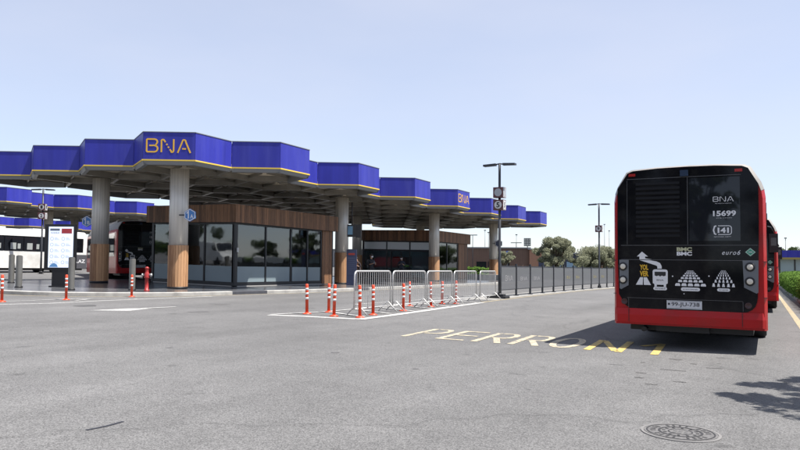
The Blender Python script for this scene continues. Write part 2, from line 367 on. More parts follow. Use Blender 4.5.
# platform top as strips to the west edge
W = -34.2
edge = [p for p in inner if p[0] > W]
for a, b in zip(edge, edge[1:]):
    ya, yb = max(a[1], 15.2), max(b[1], 15.2)
    n = 5
    for k in range(n):
        xa0 = a[0] + (W - a[0]) * k / n; xa1 = a[0] + (W - a[0]) * (k + 1) / n; xb0 = b[0] + (W - b[0]) * k / n; xb1 = b[0] + (W - b[0]) * (k + 1) / n
        mb.add([(x, y, gz(x, y) + 0.15) for x, y in ((xa0, ya), (xb0, yb), (xb1, yb), (xa1, ya))], [(0, 1, 2, 3)])
for k in range(30):
    y0 = 15.2 + k * 1.9; y1 = y0 + 1.9
    mb.add([(W, y0, gz(W, y0) + .15), (W, y1, gz(W, y1) + .15), (W, y1, gz(W, y1) - .05), (W, y0, gz(W, y0) - .05)], [(0, 1, 2, 3)])
tag(mb.build('platform_pavement', TILE), kind='structure')

def kerb_mesh(pts, w, h, mi_of, mats, name):
    mb = MB(); inn = offset(pts, w)
    for i in range(len(pts) - 1):
        mi = mi_of(i, pts[i]); a, b, c, d = pts[i], pts[i + 1], inn[i + 1], inn[i]
        def P(p, dz): return (p[0], p[1], gz(*p) + dz)
        # slight bevel on the outer top edge
        t = 0.03
        a2 = (a[0] + (d[0] - a[0]) * t / w, a[1] + (d[1] - a[1]) * t / w); b2_ = (b[0] + (c[0] - b[0]) * t / w, b[1] + (c[1] - b[1]) * t / w)
        mb.add([P(a, -.05), P(b, -.05), P(b, h - .02), P(a, h - .02), P(b2_, h), P(a2, h), P(c, h), P(d, h), P(c, -.05), P(d, -.05)],
               [(0, 1, 2, 3), (3, 2, 4, 5), (5, 4, 6, 7), (7, 6, 8, 9)], mi)
    return tag(mb.build(name, mats), kind='structure')
kerb_mesh(kerb, 0.277, 0.156, lambda i, p: 1 if (22.2 < p[1] < 24.6) or (30.2 < p[1] < 31.9) else 0, [KERBW, KERBD], 'platform_kerb')

# ------------------------------------------------------------------ painted markings
def line(mb, pts, w, h=0.004, closed=False): mb.stroke(dense(pts, 1.5) if not closed else pts, w, gfn(h), closed=closed)
mb = MB(); line(mb, offset(kerb, -0.14), 0.13); tag(mb.build('kerb_side_line', Y_LINE), kind='structure')
mb = MB(); line(mb, [(0.92 - .007 * y, y) for y in (-5, 20, 60, 125)], 0.16); tag(mb.build('lane_edge_line', Y_LINE), kind='structure')
mb = MB(); line(mb, [(-10.15, 25.4), (-10.4, 31), (-10.5, 43), (-10.2, 51), (-9.7, 70), (-9.3, 120)], 0.14, 0.008); tag(mb.build('island_edge_line', Y_LINE), kind='structure')
# island paving under the mesh fence
mb = MB(); pts = [(-10.5, 27.5), (-10.68, 31), (-10.78, 43), (-10.5, 51), (-10.0, 70), (-9.6, 120)]
mb.stroke(dense([(x - 0.75, y) for x, y in pts], 2), 1.5, gfn(0.004)); tag(mb.build('island_pavement', CONC), kind='structure')
mb = MB()
line(mb, [(-12.2, 14.6), (-11.2, 14.85), (-9.42, 15.05)], 0.30, 0.006)
line(mb, [(-9.42, 14.92), (-9.5, 17.1), (-9.62, 19), (-9.85, 22), (-10.05, 25.2)], 0.30, 0.010)
line(mb, [(-12.2, 14.7), (-11.75, 16.6), (-11.7, 18.5), (-11.5, 21), (-11.4, 24), (-11.4, 27.2)], 0.16, 0.014)
for k in range(7):
    y = 15.7 + k * 1.5; line(mb, [(-11.55, y + 0.9), (-9.75 - 0.03 * k, y)], 0.16, 0.018)
line(mb, [(-13.2, 20.6), (-13.0, 24), (-12.9, 34)], 0.12, 0.006)
tag(mb.build('island_hatching', W_PAINT), kind='structure')
mb = MB()
line(mb, [(-21.9, 11.0), (-21.1, 12.4), (-20.7, 13.7), (-20.85, 15.8), (-20.8, 18.6), (-20.6, 21)], 0.17, 0.006)
line(mb, [(-22.3, 12.2), (-22.15, 13.8), (-22.3, 15.8), (-21.5, 17.2), (-20.9, 17.4)], 0.12, 0.010)
line(mb, [(-22.1, 15.0), (-21.7, 15.9), (-21.3, 15.1)], 0.14, 0.014)
tag(mb.build('white_boundary_lines', W_PAINT), kind='structure')
mb = MB()  # worn direction arrow
mb.add([gfn(.006)(x, y) for x, y in ((-17.15, 12.6), (-16.2, 13.2), (-16.55, 14.3), (-17.0, 13.9))], [(0, 1, 2, 3)])
line(mb, [(-16.75, 14.1), (-16.6, 15.3)], 0.18, 0.010)
tag(mb.build('road_arrow_marking', W_PAINT), kind='structure')
# PERRON 1 lettering on the lane
mb = MB()
H_ = 1.82; w_ = 0.60; sw = 0.13
def letter(ch, x0):
    f = lambda u, v: gfn(LH)(x0 + u - 0.10 * v / H_, 11.98 + v)
    h = H_; w = w_
    def S(p, closed=False): mb.stroke(p, sw, f, closed=closed)
    bowl = lambda y0, y1, x1: [(sw / 2 + .01, y1 - sw / 2), (x1 - .22, y1 - sw / 2)] + arc(x1 - .22, (y0 + y1) / 2, (y1 - y0 - sw) / 2, 90, -90, 8) + [(sw / 2 + .01, y0 + sw / 2)]
    def bw(y0, y1, x1):
        r = (y1 - y0 - sw) / 2; cx = x1 - .16; pts = [(.16, y1 - sw / 2)]
        pts += [(cx - .06 + math.cos(R(a)) * .16, (y0 + y1) / 2 + math.sin(R(a)) * r) for a in range(90, -91, -20)]
        return pts + [(.16, y0 + sw / 2)]
    if ch in 'PR': S([(sw / 2, 0), (sw / 2, h)]); S(bw(h * .45, h, w))
    if ch == 'R': S([(w * .45, h * .47), (w - .05, 0)])
    if ch == 'E': S([(sw / 2, 0), (sw / 2, h)]); [S([(sw, y), (w, y)]) for y in (sw / 2, h / 2, h - sw / 2)]
    if ch == 'O': S([(w / 2 + (w / 2 - sw / 2) * math.cos(R(a)), h / 2 + (h / 2 - sw / 2) * math.sin(R(a))) for a in range(0, 360, 20)], True)
    if ch == 'N': S([(sw / 2, 0), (sw / 2, h)]); S([(w, 0), (w, h)]); S([(sw, h - .12), (w - sw / 2, .12)])
    if ch == '1': S([(w * .55, 0), (w * .55, h)]); S([(w * .5, h - .12), (.02, h * .66)])
for i, (ch, x0) in enumerate(zip('PERRON1', (-6.57, -5.80, -5.04, -4.30, -3.63, -2.88, -2.12))):
    if ch == 'N': tag(mb.build('lane_lettering', mat_paint('pale_worn_paint', (0.44, 0.385, 0.27), 0.465, 9)), kind='structure'); mb = MB()
    LH = 0.006; letter(ch, x0 + (0 if ch != '1' else .1))
tag(mb.build('lane_lettering', Y_PAINT), kind='structure')
# thin dark streak drawn on the near asphalt
STREAK = mat('streak_dark', (0.02, 0.02, 0.025), 0.5); STAIN = mat('old_stain', (0.082, 0.080, 0.080), 0.7, var=.3, scale=12)
mb = MB(); line(mb, [(-5.06, 3.72), (-5.04, 3.9), (-5.06, 4.09)], 0.035, 0.004); tag(mb.build('dark_streak', STREAK), kind='structure')
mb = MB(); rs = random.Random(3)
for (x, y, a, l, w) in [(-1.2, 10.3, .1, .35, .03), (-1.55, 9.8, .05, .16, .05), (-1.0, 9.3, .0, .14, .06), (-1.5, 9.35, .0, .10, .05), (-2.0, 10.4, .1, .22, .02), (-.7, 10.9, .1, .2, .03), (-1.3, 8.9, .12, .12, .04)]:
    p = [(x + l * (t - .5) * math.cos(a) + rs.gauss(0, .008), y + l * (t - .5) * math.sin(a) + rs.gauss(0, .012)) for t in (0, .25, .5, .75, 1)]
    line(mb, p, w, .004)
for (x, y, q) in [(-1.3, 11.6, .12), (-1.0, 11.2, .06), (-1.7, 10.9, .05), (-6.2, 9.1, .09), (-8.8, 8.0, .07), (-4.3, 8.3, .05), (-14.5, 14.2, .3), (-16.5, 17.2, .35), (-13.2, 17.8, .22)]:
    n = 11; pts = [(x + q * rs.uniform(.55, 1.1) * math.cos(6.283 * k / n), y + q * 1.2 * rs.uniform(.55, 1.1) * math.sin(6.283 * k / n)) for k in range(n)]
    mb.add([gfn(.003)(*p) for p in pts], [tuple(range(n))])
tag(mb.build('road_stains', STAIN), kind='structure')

# manhole cover, near right
def manhole(x, y, r, label, tilt):
    o = empty('manhole_cover', (x, y, gz(x, y)), 0, label, 'manhole cover'); o.rotation_euler.x = math.atan(GY)
    mb = MB(); mb.lathe([(r, 0.0), (r, .008), (r * .93, .009), (r * .93, .005), (0.0001, .005)], n=48, sm=False); mb.build('rim', mat('worn_iron_rim', (0.19, 0.185, 0.18), 0.6, 0.2), o)
    mb = MB()
    def ring(r0, r1, h, n=48): mb.stroke([((r0 + r1) / 2 * math.cos(2 * math.pi * k / n), (r0 + r1) / 2 * math.sin(2 * math.pi * k / n)) for k in range(n)], r1 - r0, lambda a, b: (a, b, h), closed=True)
    ring(0, r * .93, .007) if False else None
    mb.lathe([(r * .915, .002), (r * .915, .010), (0.0001, .010)], n=48, sm=False); c = mb.build('cover', IRON, o)
    mb = MB(); ring(r * .82, r * .86, .0125); ring(r * .50, r * .56, .0125); ring(r * .28, r * .31, .0125)
    for k in range(26):
        a = 2 * math.pi * k / 26; w = .05 * r * 2
        if k % 5 != 0: mb.box((r * .69 * math.cos(a), r * .69 * math.sin(a), .0115), (r * .13, w * .55, .003), a)
    for k in range(12):
        a = 2 * math.pi * k / 12; mb.box((r * .42 * math.cos(a), r * .42 * math.sin(a), .0115), (r * .08, w * .6, .003), a)
    mb.build('groove_pattern', IRON_D, c)
    mb = MB()
    for k in range(9): mb.box(((k % 3 - 1) * r * .14, (k // 3 - 1) * r * .14, .012), (r * .08, r * .08, .004))
    mb.build('raised_pattern', mat('polished_iron', (0.24, 0.235, 0.23), 0.45, 0.4), c)
manhole(-0.69, 6.40, 0.33, 'round cast iron manhole cover with ring pattern in the near asphalt', 0)
mx = empty('manhole_cover', (-18.95, 13.75, gz(-18.95, 13.75)), 0, 'dark worn manhole cover in the road near the left platform kerb', 'manhole cover')
mb = MB(); mb.lathe([(0.34, 0), (0.34, .008), (0.0001, .008)], n=28, sm=False); mb.build('cover', mat('dark_cover', (0.06, 0.06, 0.06), 0.7), mx)

# ------------------------------------------------------------------ canopies made of hexagonal modules
q3 = math.sqrt(3) / 2; HS = 2.276
HV = [(0, -1), (q3, -.5), (q3, .5), (0, 1), (-q3, .5), (-q3, -.5)]       # S SE NE N NW SW

def lettering_BNA(fn):
    """BNA sign strokes, u 0..1.62, v 0..0.62"""
    mb = MB(); w = 0.062
    def S(p, closed=False): mb.stroke(p, w, fn, closed=closed)
    S([(.30, .31), (.14, .31)]); 
    S([(.40, .31)] + arc(.36, .47, .12, -60, 90, 6)[1:] + [(.06, .59), (.03, .56), (.03, .06), (.06, .03), (.36, .03)] + arc(.36, .17, .14, -90, 70, 6)[1:] + [(.30, .32)])
    o = .66
    S([(o, .02), (o, .5)] + arc(o + .06, .5, .075, 180, 60, 5)[1:] + [(o + .17, .46)]); S([(o + .21, .39), (o + .25, .33)]); S([(o + .28, .27), (o + .32, .21)])
    S([(o + .36, .15), (o + .41, .08)] + arc(o + .455, .09, .065, 220, 360, 5)[1:] + [(o + .52, .6)])
    o = 1.36
    S([(o, .0), (o + .20, .52)] + arc(o + .26, .50, .075, 150, 30, 5)[1:] + [(o + .34, .47), (o + .54, .0)]); S([(o + .19, .18), (o + .35, .18)])
    return mb

def canopy(loc, X0, Y0, rows, cols, ztop, kx, xref, label, signs=(), cols_at=(), detail=True):
    root = empty('bus_station_canopy', loc, 0, label, 'canopy', 'blue hexagonal bus station canopies')
    org = loc
    def zt(x, y, h): return h + GY * y + kx * (x - xref)
    hexes = {}
    for r in range(rows):
        for c in range(cols):
            cx = X0 + (q3 * HS if r % 2 else 0) - 2 * q3 * HS * c; cy = Y0 + 1.5 * HS * r; hexes[(r, c)] = (cx, cy)
    edges = {}
    for k, (cx, cy) in hexes.items():
        for e in range(6):
            a = HV[e]; b = HV[(e + 1) % 6]; m = (round(cx + (a[0] + b[0]) / 2 * HS, 1), round(cy + (a[1] + b[1]) / 2 * HS, 1))
            key = None
            for dx in (-.1, 0, .1):
                for dy in (-.1, 0, .1):
                    kk = (round(m[0] + dx, 1), round(m[1] + dy, 1))
                    if kk in edges: key = kk
            edges.setdefault(key or m, []).append((k, e))
    owner = {}
    for m, l in edges.items():
        for k, e in l: owner[(k, e)] = (len(l) == 1, l[0] == (k, e))
    Z = ztop; U = Z - 1.45
    for k, (cx, cy) in hexes.items():
        P = [(cx + a * HS, cy + b * HS) for a, b in HV]
        mb = MB()
        mb.prism([(cx + a * (HS - .05), cy + b * (HS - .05)) for a, b in HV], lambda x, y: zt(x, y, U + .36), lambda x, y: zt(x, y, U + .42), 1)
        mb.prism([(cx + a * (HS - .03), cy + b * (HS - .03)) for a, b in HV], lambda x, y: zt(x, y, Z - .16), lambda x, y: zt(x, y, Z - .10), 0)      # roof deck
        def beam(a, b, w, h0, h1, mi=0):
            a = Vector(a); b = Vector(b); t = (b - a).normalized(); n = Vector((-t.y, t.x)) * w / 2
            mb.prism([tuple(a + n), tuple(a - n), tuple(b - n), tuple(b + n)][::-1], lambda x, y: zt(x, y, h0), lambda x, y: zt(x, y, h1), mi)
        for e in range(6):
            out, mine = owner[(k, e)]
            if mine and not out: beam(P[e], P[(e + 1) % 6], .16, U + .06, U + .358)
            C = Vector((cx, cy)); v = Vector(P[e])
            beam(C + (v - C) * .12, C + (v - C) * .955, .08, U + .22, U + .356)
            if False:      # thin purlins on the soffit, one ring inside the module
                a = C + (Vector(P[e]) - C) * .55; b = C + (Vector(P[(e + 1) % 6]) - C) * .55; beam(a + (b - a) * .04, b + (a - b) * .04, .05, U + .24, U + .355)
        mod = mb.build('roof_module', [BEAM, SOFFIT], root, org)
        for e in range(6):
            if not owner[(k, e)][0]: continue
            a = Vector(P[e]); b = Vector(P[(e + 1) % 6]); t = (b - a).normalized(); n = Vector((t.y, -t.x))
            fp = MB()
            def panel(off0, off1, h0, h1, mi, g=.012):
                A = a + t * g; B = b - t * g
                fp.prism([tuple(A + n * off0), tuple(A + n * off1), tuple(B + n * off1), tuple(B + n * off0)], lambda x, y: zt(x, y, h0), lambda x, y: zt(x, y, h1), mi)
            panel(-.10, 0.0, Z - 1.23, Z - .035, 0); panel(-.12, .02, Z - .033, Z, 2, 0)
            panel(-.10, .03, Z - 1.29, Z - 1.232, 1, .004)
            # grey drip edge leaning inwards
            A = a; B = b
            fp.add([(*(A + n * .0), zt(*A, Z - 1.292)), (*(B + n * .0), zt(*B, Z - 1.292)), (*(B - n * .09), zt(*B, Z - 1.45)), (*(A - n * .09), zt(*A, Z - 1.45)),
                    (*(A - n * .26), zt(*A, Z - 1.45)), (*(B - n * .26), zt(*B, Z - 1.45)), (*(A - n * .26), zt(*A, Z - 1.12)), (*(B - n * .26), zt(*B, Z - 1.12))],
                   [(0, 3, 2, 1), (3, 4, 5, 2), (4, 6, 7, 5)], 2)
            fo = fp.build('fascia_panel', [BLUE, YELLOW, GREYTRIM], mod)
            fo.data.transform(Matrix.Translation((-org[0], -org[1], -org[2])))
            if (k[0], k[1], e) in signs:
                def fn(u, v, off=.012):
                    p = a + t * (.13 + u * 1.02) + n * off; return (p.x - org[0], p.y - org[1], zt(p.x, p.y, Z - 1.23 + .30 + v) - org[2])
                so = lettering_BNA(fn).build('sign_lettering', mat('yellow_sign_strokes', (0.70, 0.40, 0.03), 0.5), mod)
                so.modifiers.new('depth', 'SOLIDIFY').thickness = 0.02
    for (x, y) in cols_at:
        zb = gz(x, y) + .15; zu = zt(x, y, U + .08); h = zu - zb
        mb = MB(); mb.lathe([(.43, 1.95), (.43, h)], (x, y, zb), 28)
        for zz in (3.4, 4.8): mb.lathe([(.433, zz), (.433, zz + .012)], (x, y, zb), 28)
        sh = mb.build('column', STEEL, root, org)
        mb = MB(); n = 22
        for i in range(n):
            a = 2 * math.pi * i / n; mb.box((x + .44 * math.cos(a), y + .44 * math.sin(a), zb + .10 + .955), (.03, .120, 1.91), a)
        mb.lathe([(.41, .06), (.41, 2.0)], (x, y, zb), 22, 1)
        wc = mb.build('wood_cladding', [WOODL, BLK], sh); wc.data.transform(Matrix.Translation((-org[0], -org[1], -org[2])))
        mb = MB(); mb.lathe([(.46, 0), (.46, .09), (.42, .10)], (x, y, zb), 28); bc = mb.build('base_ring', BLK, sh); bc.data.transform(Matrix.Translation((-org[0], -org[1], -org[2])))
    return root

CX, CY = -23.873, 22.243
canopy((CX, CY, gz(CX, CY)), CX, CY, 14, 4, 7.15, .0033, -22, 'nearest blue hexagonal canopy with yellow BNA letters on its front corner',
       signs={(0, 0, 0), (7, 0, 1)}, cols_at=[(-24.05, 22.25), (-24.05, 35.9), (-24.05, 49.55), (-24.05, 63.2), (-30.6, 23.0), (-31.8, 49.9), (-32.2, 63.0)])
C2X = -59.75 - 2 * q3 * HS
canopy((C2X, 38.6, gz(C2X, 38.6)), C2X + q3 * HS, 38.6 - 4 * 1.5 * HS, 16, 4, 7.74, 0, 0, 'second blue hexagonal canopy, behind the white bus', cols_at=[(-63.9, 42.0), (-63.9, 55.7), (-71.0, 49.9), (-63.9, 28.3), (-63.9, 69.4)], detail=False)
C3X = C2X - 39.8
canopy((C3X, 60, gz(C3X, 60)), C3X, 60 - 8 * 1.5 * HS, 18, 3, 7.9, 0, 0, 'farthest blue hexagonal canopy, glimpsed below the second one', cols_at=[(C3X - 4, 46), (C3X - 4, 60), (C3X - 4, 74), (C3X - 4, 88)], detail=False)

# ------------------------------------------------------------------ glazed kiosks under the first canopy
GLASS2 = mat_glass('shaded_glass', (0.62, 0.68, 0.70), 0.02)
GLASS2.node_tree.nodes['Fresnel'].inputs[0].default_value = 1.3
def kiosk(x0, x1, y0, y1, label, east, south, h=4.42, fascia=.93, transom=None, woodwall=None):
    """x1 = east side, y0 = south side; east/south: list of (start, end) fractions of glass panes"""
    ox, oy = (x0 + x1) / 2, (y0 + y1) / 2; oz = gz(ox, oy) + .15
    root = empty('glass_kiosk', (ox, oy, oz), 0, label, 'kiosk'); org = (ox, oy, oz)
    H = h - .15
    def zz(x, y, k): return gz(x, y) + .15 + k
    def block(xa, xb, ya, yb, k0, k1, mb, mi=0):
        mb.prism([(xa, ya), (xb, ya), (xb, yb), (xa, yb)], lambda x, y: zz(x, y, k0), lambda x, y: zz(x, y, k1), mi)
    # fascia: boards side by side
    mb = MB(); o = .22; b0 = H - fascia
    n = int((y1 - y0 + 2 * o) / .16); 
    for i in range(n):
        ya = y0 - o + (y1 - y0 + 2 * o) * i / n; yb = y0 - o + (y1 - y0 + 2 * o) * (i + 1) / n - .012
        j = random.random() * .006
        block(x1 + o - .05, x1 + o + j, ya, yb, b0, H, mb); block(x0 - o - j, x0 - o + .05, ya, yb, b0, H, mb)
    n = int((x1 - x0 + 2 * o) / .16)
    for i in range(n):
        xa = x0 - o + .052 + (x1 - x0 + 2 * o - .104) * i / n; xb = x0 - o + .052 + (x1 - x0 + 2 * o - .104) * (i + 1) / n - .012
        j = random.random() * .006
        block(xa, xb, y0 - o - j, y0 - o + .05, b0, H, mb); block(xa, xb, y1 + o - .05, y1 + o + j, b0, H, mb)
    f = mb.build('wood_fascia', WOODD, root, org)
    mb = MB(); block(x0 - o + .06, x1 + o - .06, y0 - o + .06, y1 + o - .06, H - .14, H - .04, mb); block(x0 - .16, x1 + .16, y0 - .16, y1 + .16, b0 - .01, b0 + .05, mb); mb.build('roof', DARKIN, root, org)
    mb = MB(); block(x0, x1, y0, y1, .005, .04, mb); mb.build('floor', mat('kiosk_floor', (0.40, 0.39, 0.37), 0.4), root, org)
    # interior: counter and back partition
    mb = MB(); block(x0 + .3, x0 + .4, y0 + .3, y1 - .3, .04, b0 - .1, mb); block((x0 + x1) / 2, (x0 + x1) / 2 + .7, y0 + 1.2, y1 - 2, .04, 1.1, mb); mb.build('inner_partition', mat('inner_wall', (0.55, 0.54, 0.52), 0.7), root, org)
    fr = MB(); t = .07
    # corner posts
    for (x, y, w) in ((x1, y0, .20), (x0, y0, .16), (x1, y1, .14), (x0, y1, .14)):
        sx = -1 if x == x1 else 1; sy = 1 if y == y0 else -1
        xa, xb = sorted((x, x + sx * w)); ya, yb = sorted((y, y + sy * w)); block(xa, xb, ya, yb, .0, b0 - .012, fr)
    # sills and heads
    for (k0, k1) in ((.03, .22), (b0 - .10, b0 - .014)):
        block(x1 - .10, x1 - .01, y0 + .20, y1 - .14, k0, k1, fr); block(x0 + .01, x0 + .10, y0 + .16, y1 - .14, k0, k1, fr)
        block(x0 + .16, x1 - .20, y0 + .01, y0 + .10, k0, k1, fr); block(x0 + .14, x1 - .14, y1 - .10, y1 - .01, k0, k1, fr)
    panes = []
    def pane_e(a, b, film=True, xx=None):
        gm = MB(); X = x1 - .06; block(X, X + .015, a, b, .22, b0 - .10, gm); p = gm.build('window', GLASS, root, org); panes.append(p)
        if film:
            g2 = MB(); block(X + .0195, X + .0225, a + .01, b - .01, .23, 1.05, g2); ff = g2.build('frosted_film', FROST, p); ff.data.transform(Matrix.Translation((-org[0], -org[1], -org[2])))
    def pane_s(a, b, film=True):
        gm = MB(); Y = y0 + .045; block(a, b, Y, Y + .015, .22, b0 - .10, gm); p = gm.build('window', GLASS2 if transom else GLASS, root, org); panes.append(p)
        if film:
            g2 = MB(); block(a + .01, b - .01, Y - .006, Y - .003, .23, 1.05, g2); ff = g2.build('frosted_film', FROST, p); ff.data.transform(Matrix.Translation((-org[0], -org[1], -org[2])))
    for i, (a, b) in enumerate(east):
        pane_e(a, b, transom is None); block(x1 - .11, x1, b, b + .10, .22, b0 - .10, fr)
    for a, b in south:
        pane_s(a, b, transom is None); block(b, b + .09, y0, y0 + .11, .22, b0 - .10, fr)
    if transom:
        for a, b in south:
            g3 = MB(); block(a + .02, b - .02, y0 + .030, y0 + .036, transom + .14, b0 - .12, g3); g3.build('transom_pane', mat('pale_transom', (0.72, 0.78, 0.80), .35), root, org)
    if transom:      # roller blinds half way down behind the outer panes
        for (a, b), dpt in zip(south, (1.3, .5, 1.7)):
            g3 = MB(); block(a + .05, b - .05, y0 + .14, y0 + .15, transom - dpt, transom, g3); g3.build('roller_blind', mat('blind_grey', (0.55, 0.57, 0.58), .7), root, org)
    if transom: block(x0 + .16, x1 - .20, y0 + .002, y0 + .12, transom, transom + .12, fr)
    # west and north glass
    gm = MB(); block(x0 + .04, x0 + .055, y0 + .17, y1 - .15, .22, b0 - .10, gm); gm.build('window', GLASS, root, org)
    gm = MB(); block(x0 + .15, x1 - .15, y1 - .055, y1 - .04, .22, b0 - .10, gm); gm.build('window', GLASS, root, org)
    fr.build('frame', BLACKF, root, org)
    if woodwall:
        wm = MB(); a, b = woodwall; n = int((b - a) / .16)
        for i in range(n):
            ya = a + (b - a) * i / n; yb = a + (b - a) * (i + 1) / n - .012; block(x1 - .08, x1 + .03 + random.random() * .006, ya, yb, .04, b0 - .014, wm)
        wm.build('wood_wall', WOODD, root, org)
    return root, org
k1r, k1o = kiosk(-30.35, -24.15, 26.15, 35.05, 'brown clad glass kiosk behind the front column, with frosted lower panes',
      east=[(26.36, 28.55), (28.66, 30.75), (30.95, 32.35), (32.46, 33.75)], south=[(-30.17, -28.4), (-28.3, -26.38), (-26.28, -24.36)], woodwall=(33.87, 34.88))
mb = MB(); mb.box((-24.05 - k1o[0], 26.25 - k1o[1], 1.95), (.05, .10, .22)); mb.build('intercom', mat('pale_box', (0.45, 0.45, 0.45), 0.5), k1r)
k2r, k2o = kiosk(-31.9, -24.75, 50.9, 58.2, 'second brown clad glass kiosk, farther under the canopy with high transom windows',
      east=[(51.1, 53.6), (53.7, 55.9)], south=[(-31.7, -29.4), (-29.3, -27.1), (-27.0, -24.97)], transom=2.45, woodwall=(56.1, 58.05))
mb = MB()
for k in range(3): mb.box((-28.5 + .0 - k2o[0] + (k - 1) * .0, 51.1 - k2o[1], 2.0), (.6, .03, .14))
mb.build('led_sign', mat('red_sign_face', (0.45, 0.05, 0.03), 0.5), k2r)

mb = MB()
for k in range(4): mb.b2(-2.4, -1.7, -3.4 + k * 1.9, -2.5 + k * 1.9, .04, .50 + .0 * k)
mb.build('bench', mat('bench_grey', (.20, .22, .26), .5), k1r)
for k in range(3):
    mb = MB(); mb.box((1.2 + .25 * k, -3.0 + 2.3 * k, 1.45), (.9, .06, .7)); mb.box((1.2 + .25 * k, -3.0 + 2.3 * k, .55), (.7, .3, 1.05)); mb.build('display_stand', mat('stand_%d' % k, [(.45, .12, .08), (.10, .2, .42), (.5, .48, .4)][k], .5), k1r)
for k in range(3):
    mb = MB(); mb.box((-.4, -2.8 + 2.6 * k, 3.05), (2.4, .2, .05)); mb.build('ceiling_light', mat('light_diffuser', (.8, .8, .78), .5), k1r)
# door of the second kiosk
d = MB(); d.box((-28.9 - k2o[0], 50.93 - k2o[1], 1.3), (.09, .08, 2.3)); d.box((-27.9 - k2o[0], 50.93 - k2o[1], 1.3), (.07, .08, 2.3)); d.build('door', BLACKF, k2r)

# ------------------------------------------------------------------ buses
BUS3 = (-34.9, 27.4)
def bus(paint, roofm, label, loc, rz=0, sc=1.0, rear=True, mirror=True, windows='dark', L_=12.0):
    root = empty('city_bus', loc, rz, label, 'bus', None, sc, rx=math.atan(GY))
    w = 1.275
    side = [(w, .42), (w, 2.72), (1.255, 2.86)]
    top = [(1.255, 2.86), (1.21, 2.99), (1.05, 3.27), (.95, 3.315), (.5, 3.345), (0, 3.352)]
    topf = top + [(-x, z) for x, z in top[::-1][1:]]
    ys = [(0, .962), (.02, .970), (.12, 1.0), (L_ - .15, 1.0), (L_ - .04, .965), (L_, .93)]
    def loft(prof, mb, mi=0, sm=False, ysl=ys):
        n = len(prof); vs = []
        for y, k in ysl:
            for x, z in prof: vs.append((x * k, y, .42 + (z - .42) * (1 if k == 1 else 1 - (1 - k) * .35)))
        mb.add(vs, [(i * n + j, (i + 1) * n + j, (i + 1) * n + j + 1, i * n + j + 1) for i in range(len(ysl) - 1) for j in range(n - 1)], mi, sm)
        return vs
    mb = MB(); loft([(x, z) for x, z in side], mb); loft([(-x, z) for x, z in side[::-1]], mb); loft([(-w, .42), (w, .42)], mb, 1)
    full = [(x, z) for x, z in side] + top[1:] + [(-x, z) for x, z in top[::-1][1:]] + [(-x, z) for x, z in side[::-1][1:]]
    for (y, k) in (ys[0], ys[-1]):
        mb.add([(x * k, y, .42 + (z - .42) * (1 - (1 - k) * .35)) for x, z in full], [tuple(range(len(full)))[::-1] if y > 1 else tuple(range(len(full)))])
    # seams round the corner panels
    for s_ in (-1, 1):
        for z in (.98, 1.60): mb.box((s_ * 1.243, .055, z), (.062, .112, .008), 0, 1)
    body = mb.build('body', [paint, BLK], root)
    mb = MB(); loft(topf, mb, 0, True, [(-.012, .962), (.03, .978), (.11, 1.002), (L_ - .15, 1.002), (L_ - .04, .968), (L_, .933)])
    mb.box((0, 4.0, 3.40), (1.7, 3.0, .12)); mb.box((0, 8.6, 3.38), (1.6, 2.0, .10)); mb.build('roof', roofm, root)
    # bumper
    mb = MB(); bz0, bz1 = .455, .715
    bp = [(-1.262, .13), (-1.255, .04), (-1.20, -.035), (1.20, -.035), (1.255, .04), (1.262, .13)]
    n = len(bp); vs = [(x, y, bz0) for x, y in bp] + [(x, y - .008, .60) for x, y in bp] + [(x, y + .015, bz1) for x, y in bp]
    mb.add(vs, [(i, i + 1, n + i + 1, n + i) for i in range(n - 1)] + [(n + i, n + i + 1, 2 * n + i + 1, 2 * n + i) for i in range(n - 1)] + [tuple(range(n))[::-1], tuple(range(2 * n, 3 * n))])
    for x in (-.99, .89): mb.box((x, -.041, .59), (.008, .012, .24), 0, 1)
    mb.build('bumper', [paint, BLK], root)
    # underbody
    mb = MB(); mb.b2(-1.02, 1.05, .32, 2.5, .30, .50); mb.b2(-1.1, 1.1, 4.2, L_ - .3, .26, .44); mb.b2(-.55, .35, .2, .5, .30, .50); mb.tube([(-.75, .12, .33), (-.75, .7, .35)], .05)
    mb.build('underbody', BLK, root)
    # wheels
    for y in (3.7, 9.4):
        for s_ in (-1, 1):
            M = Matrix.Translation((s_ * 1.06, y, .49)) @ Matrix.Rotation(R(90 * s_), 4, 'Y')
            mb = MB(); mb.lathe([(.30, .19), (.44, .19), (.49, .15), (.49, -.12), (.44, -.16), (.30, -.16)], n=28, M=M); wh = mb.build('wheel', TYRE, root)
            mb = MB(); mb.lathe([(.30, .17), (.27, .13), (.17, .10), (.12, .16), (.0001, .165)], n=20, M=M); mb.build('rim', RIM, wh)
    # side windows and doors
    for s_ in (-1, 1):
        edges = [0.75, 2.25, 3.75, 5.2, 6.65, 8.1, 9.55, 10.9]
        mb = MB(); BZ = 2.02 if windows == 'dark' else 2.24
        mb = MB(); mb.box((s_ * 1.277, L_ / 2 + .1, BZ), (.012, L_ - 1.0, 1.30 if windows == 'dark' else 1.12)); bd = mb.build('window_band', BGLASS, root)
        for a, b in zip(edges, edges[1:]):
            mb = MB(); mb.box((s_ * 1.289, (a + b) / 2, BZ - .04), (.010, b - a - .08, 1.02)); mb.build('window', BGLASS2, bd)
        if windows == 'clear':
            for k, (a, b) in enumerate(zip(edges, edges[1:])):
                for (yy, w2, h2) in (((a + b) / 2 - .25 + .2 * (k % 2), .42, .48), ((a + b) / 2 + .38, .22, .38)):
                    mb = MB(); mb.box((s_ * 1.296, yy, BZ - .2), (.004, w2, h2)); mb.build('far_window_light', mat('light_through_windows', (0.30, 0.32, 0.31), 0.5), bd)
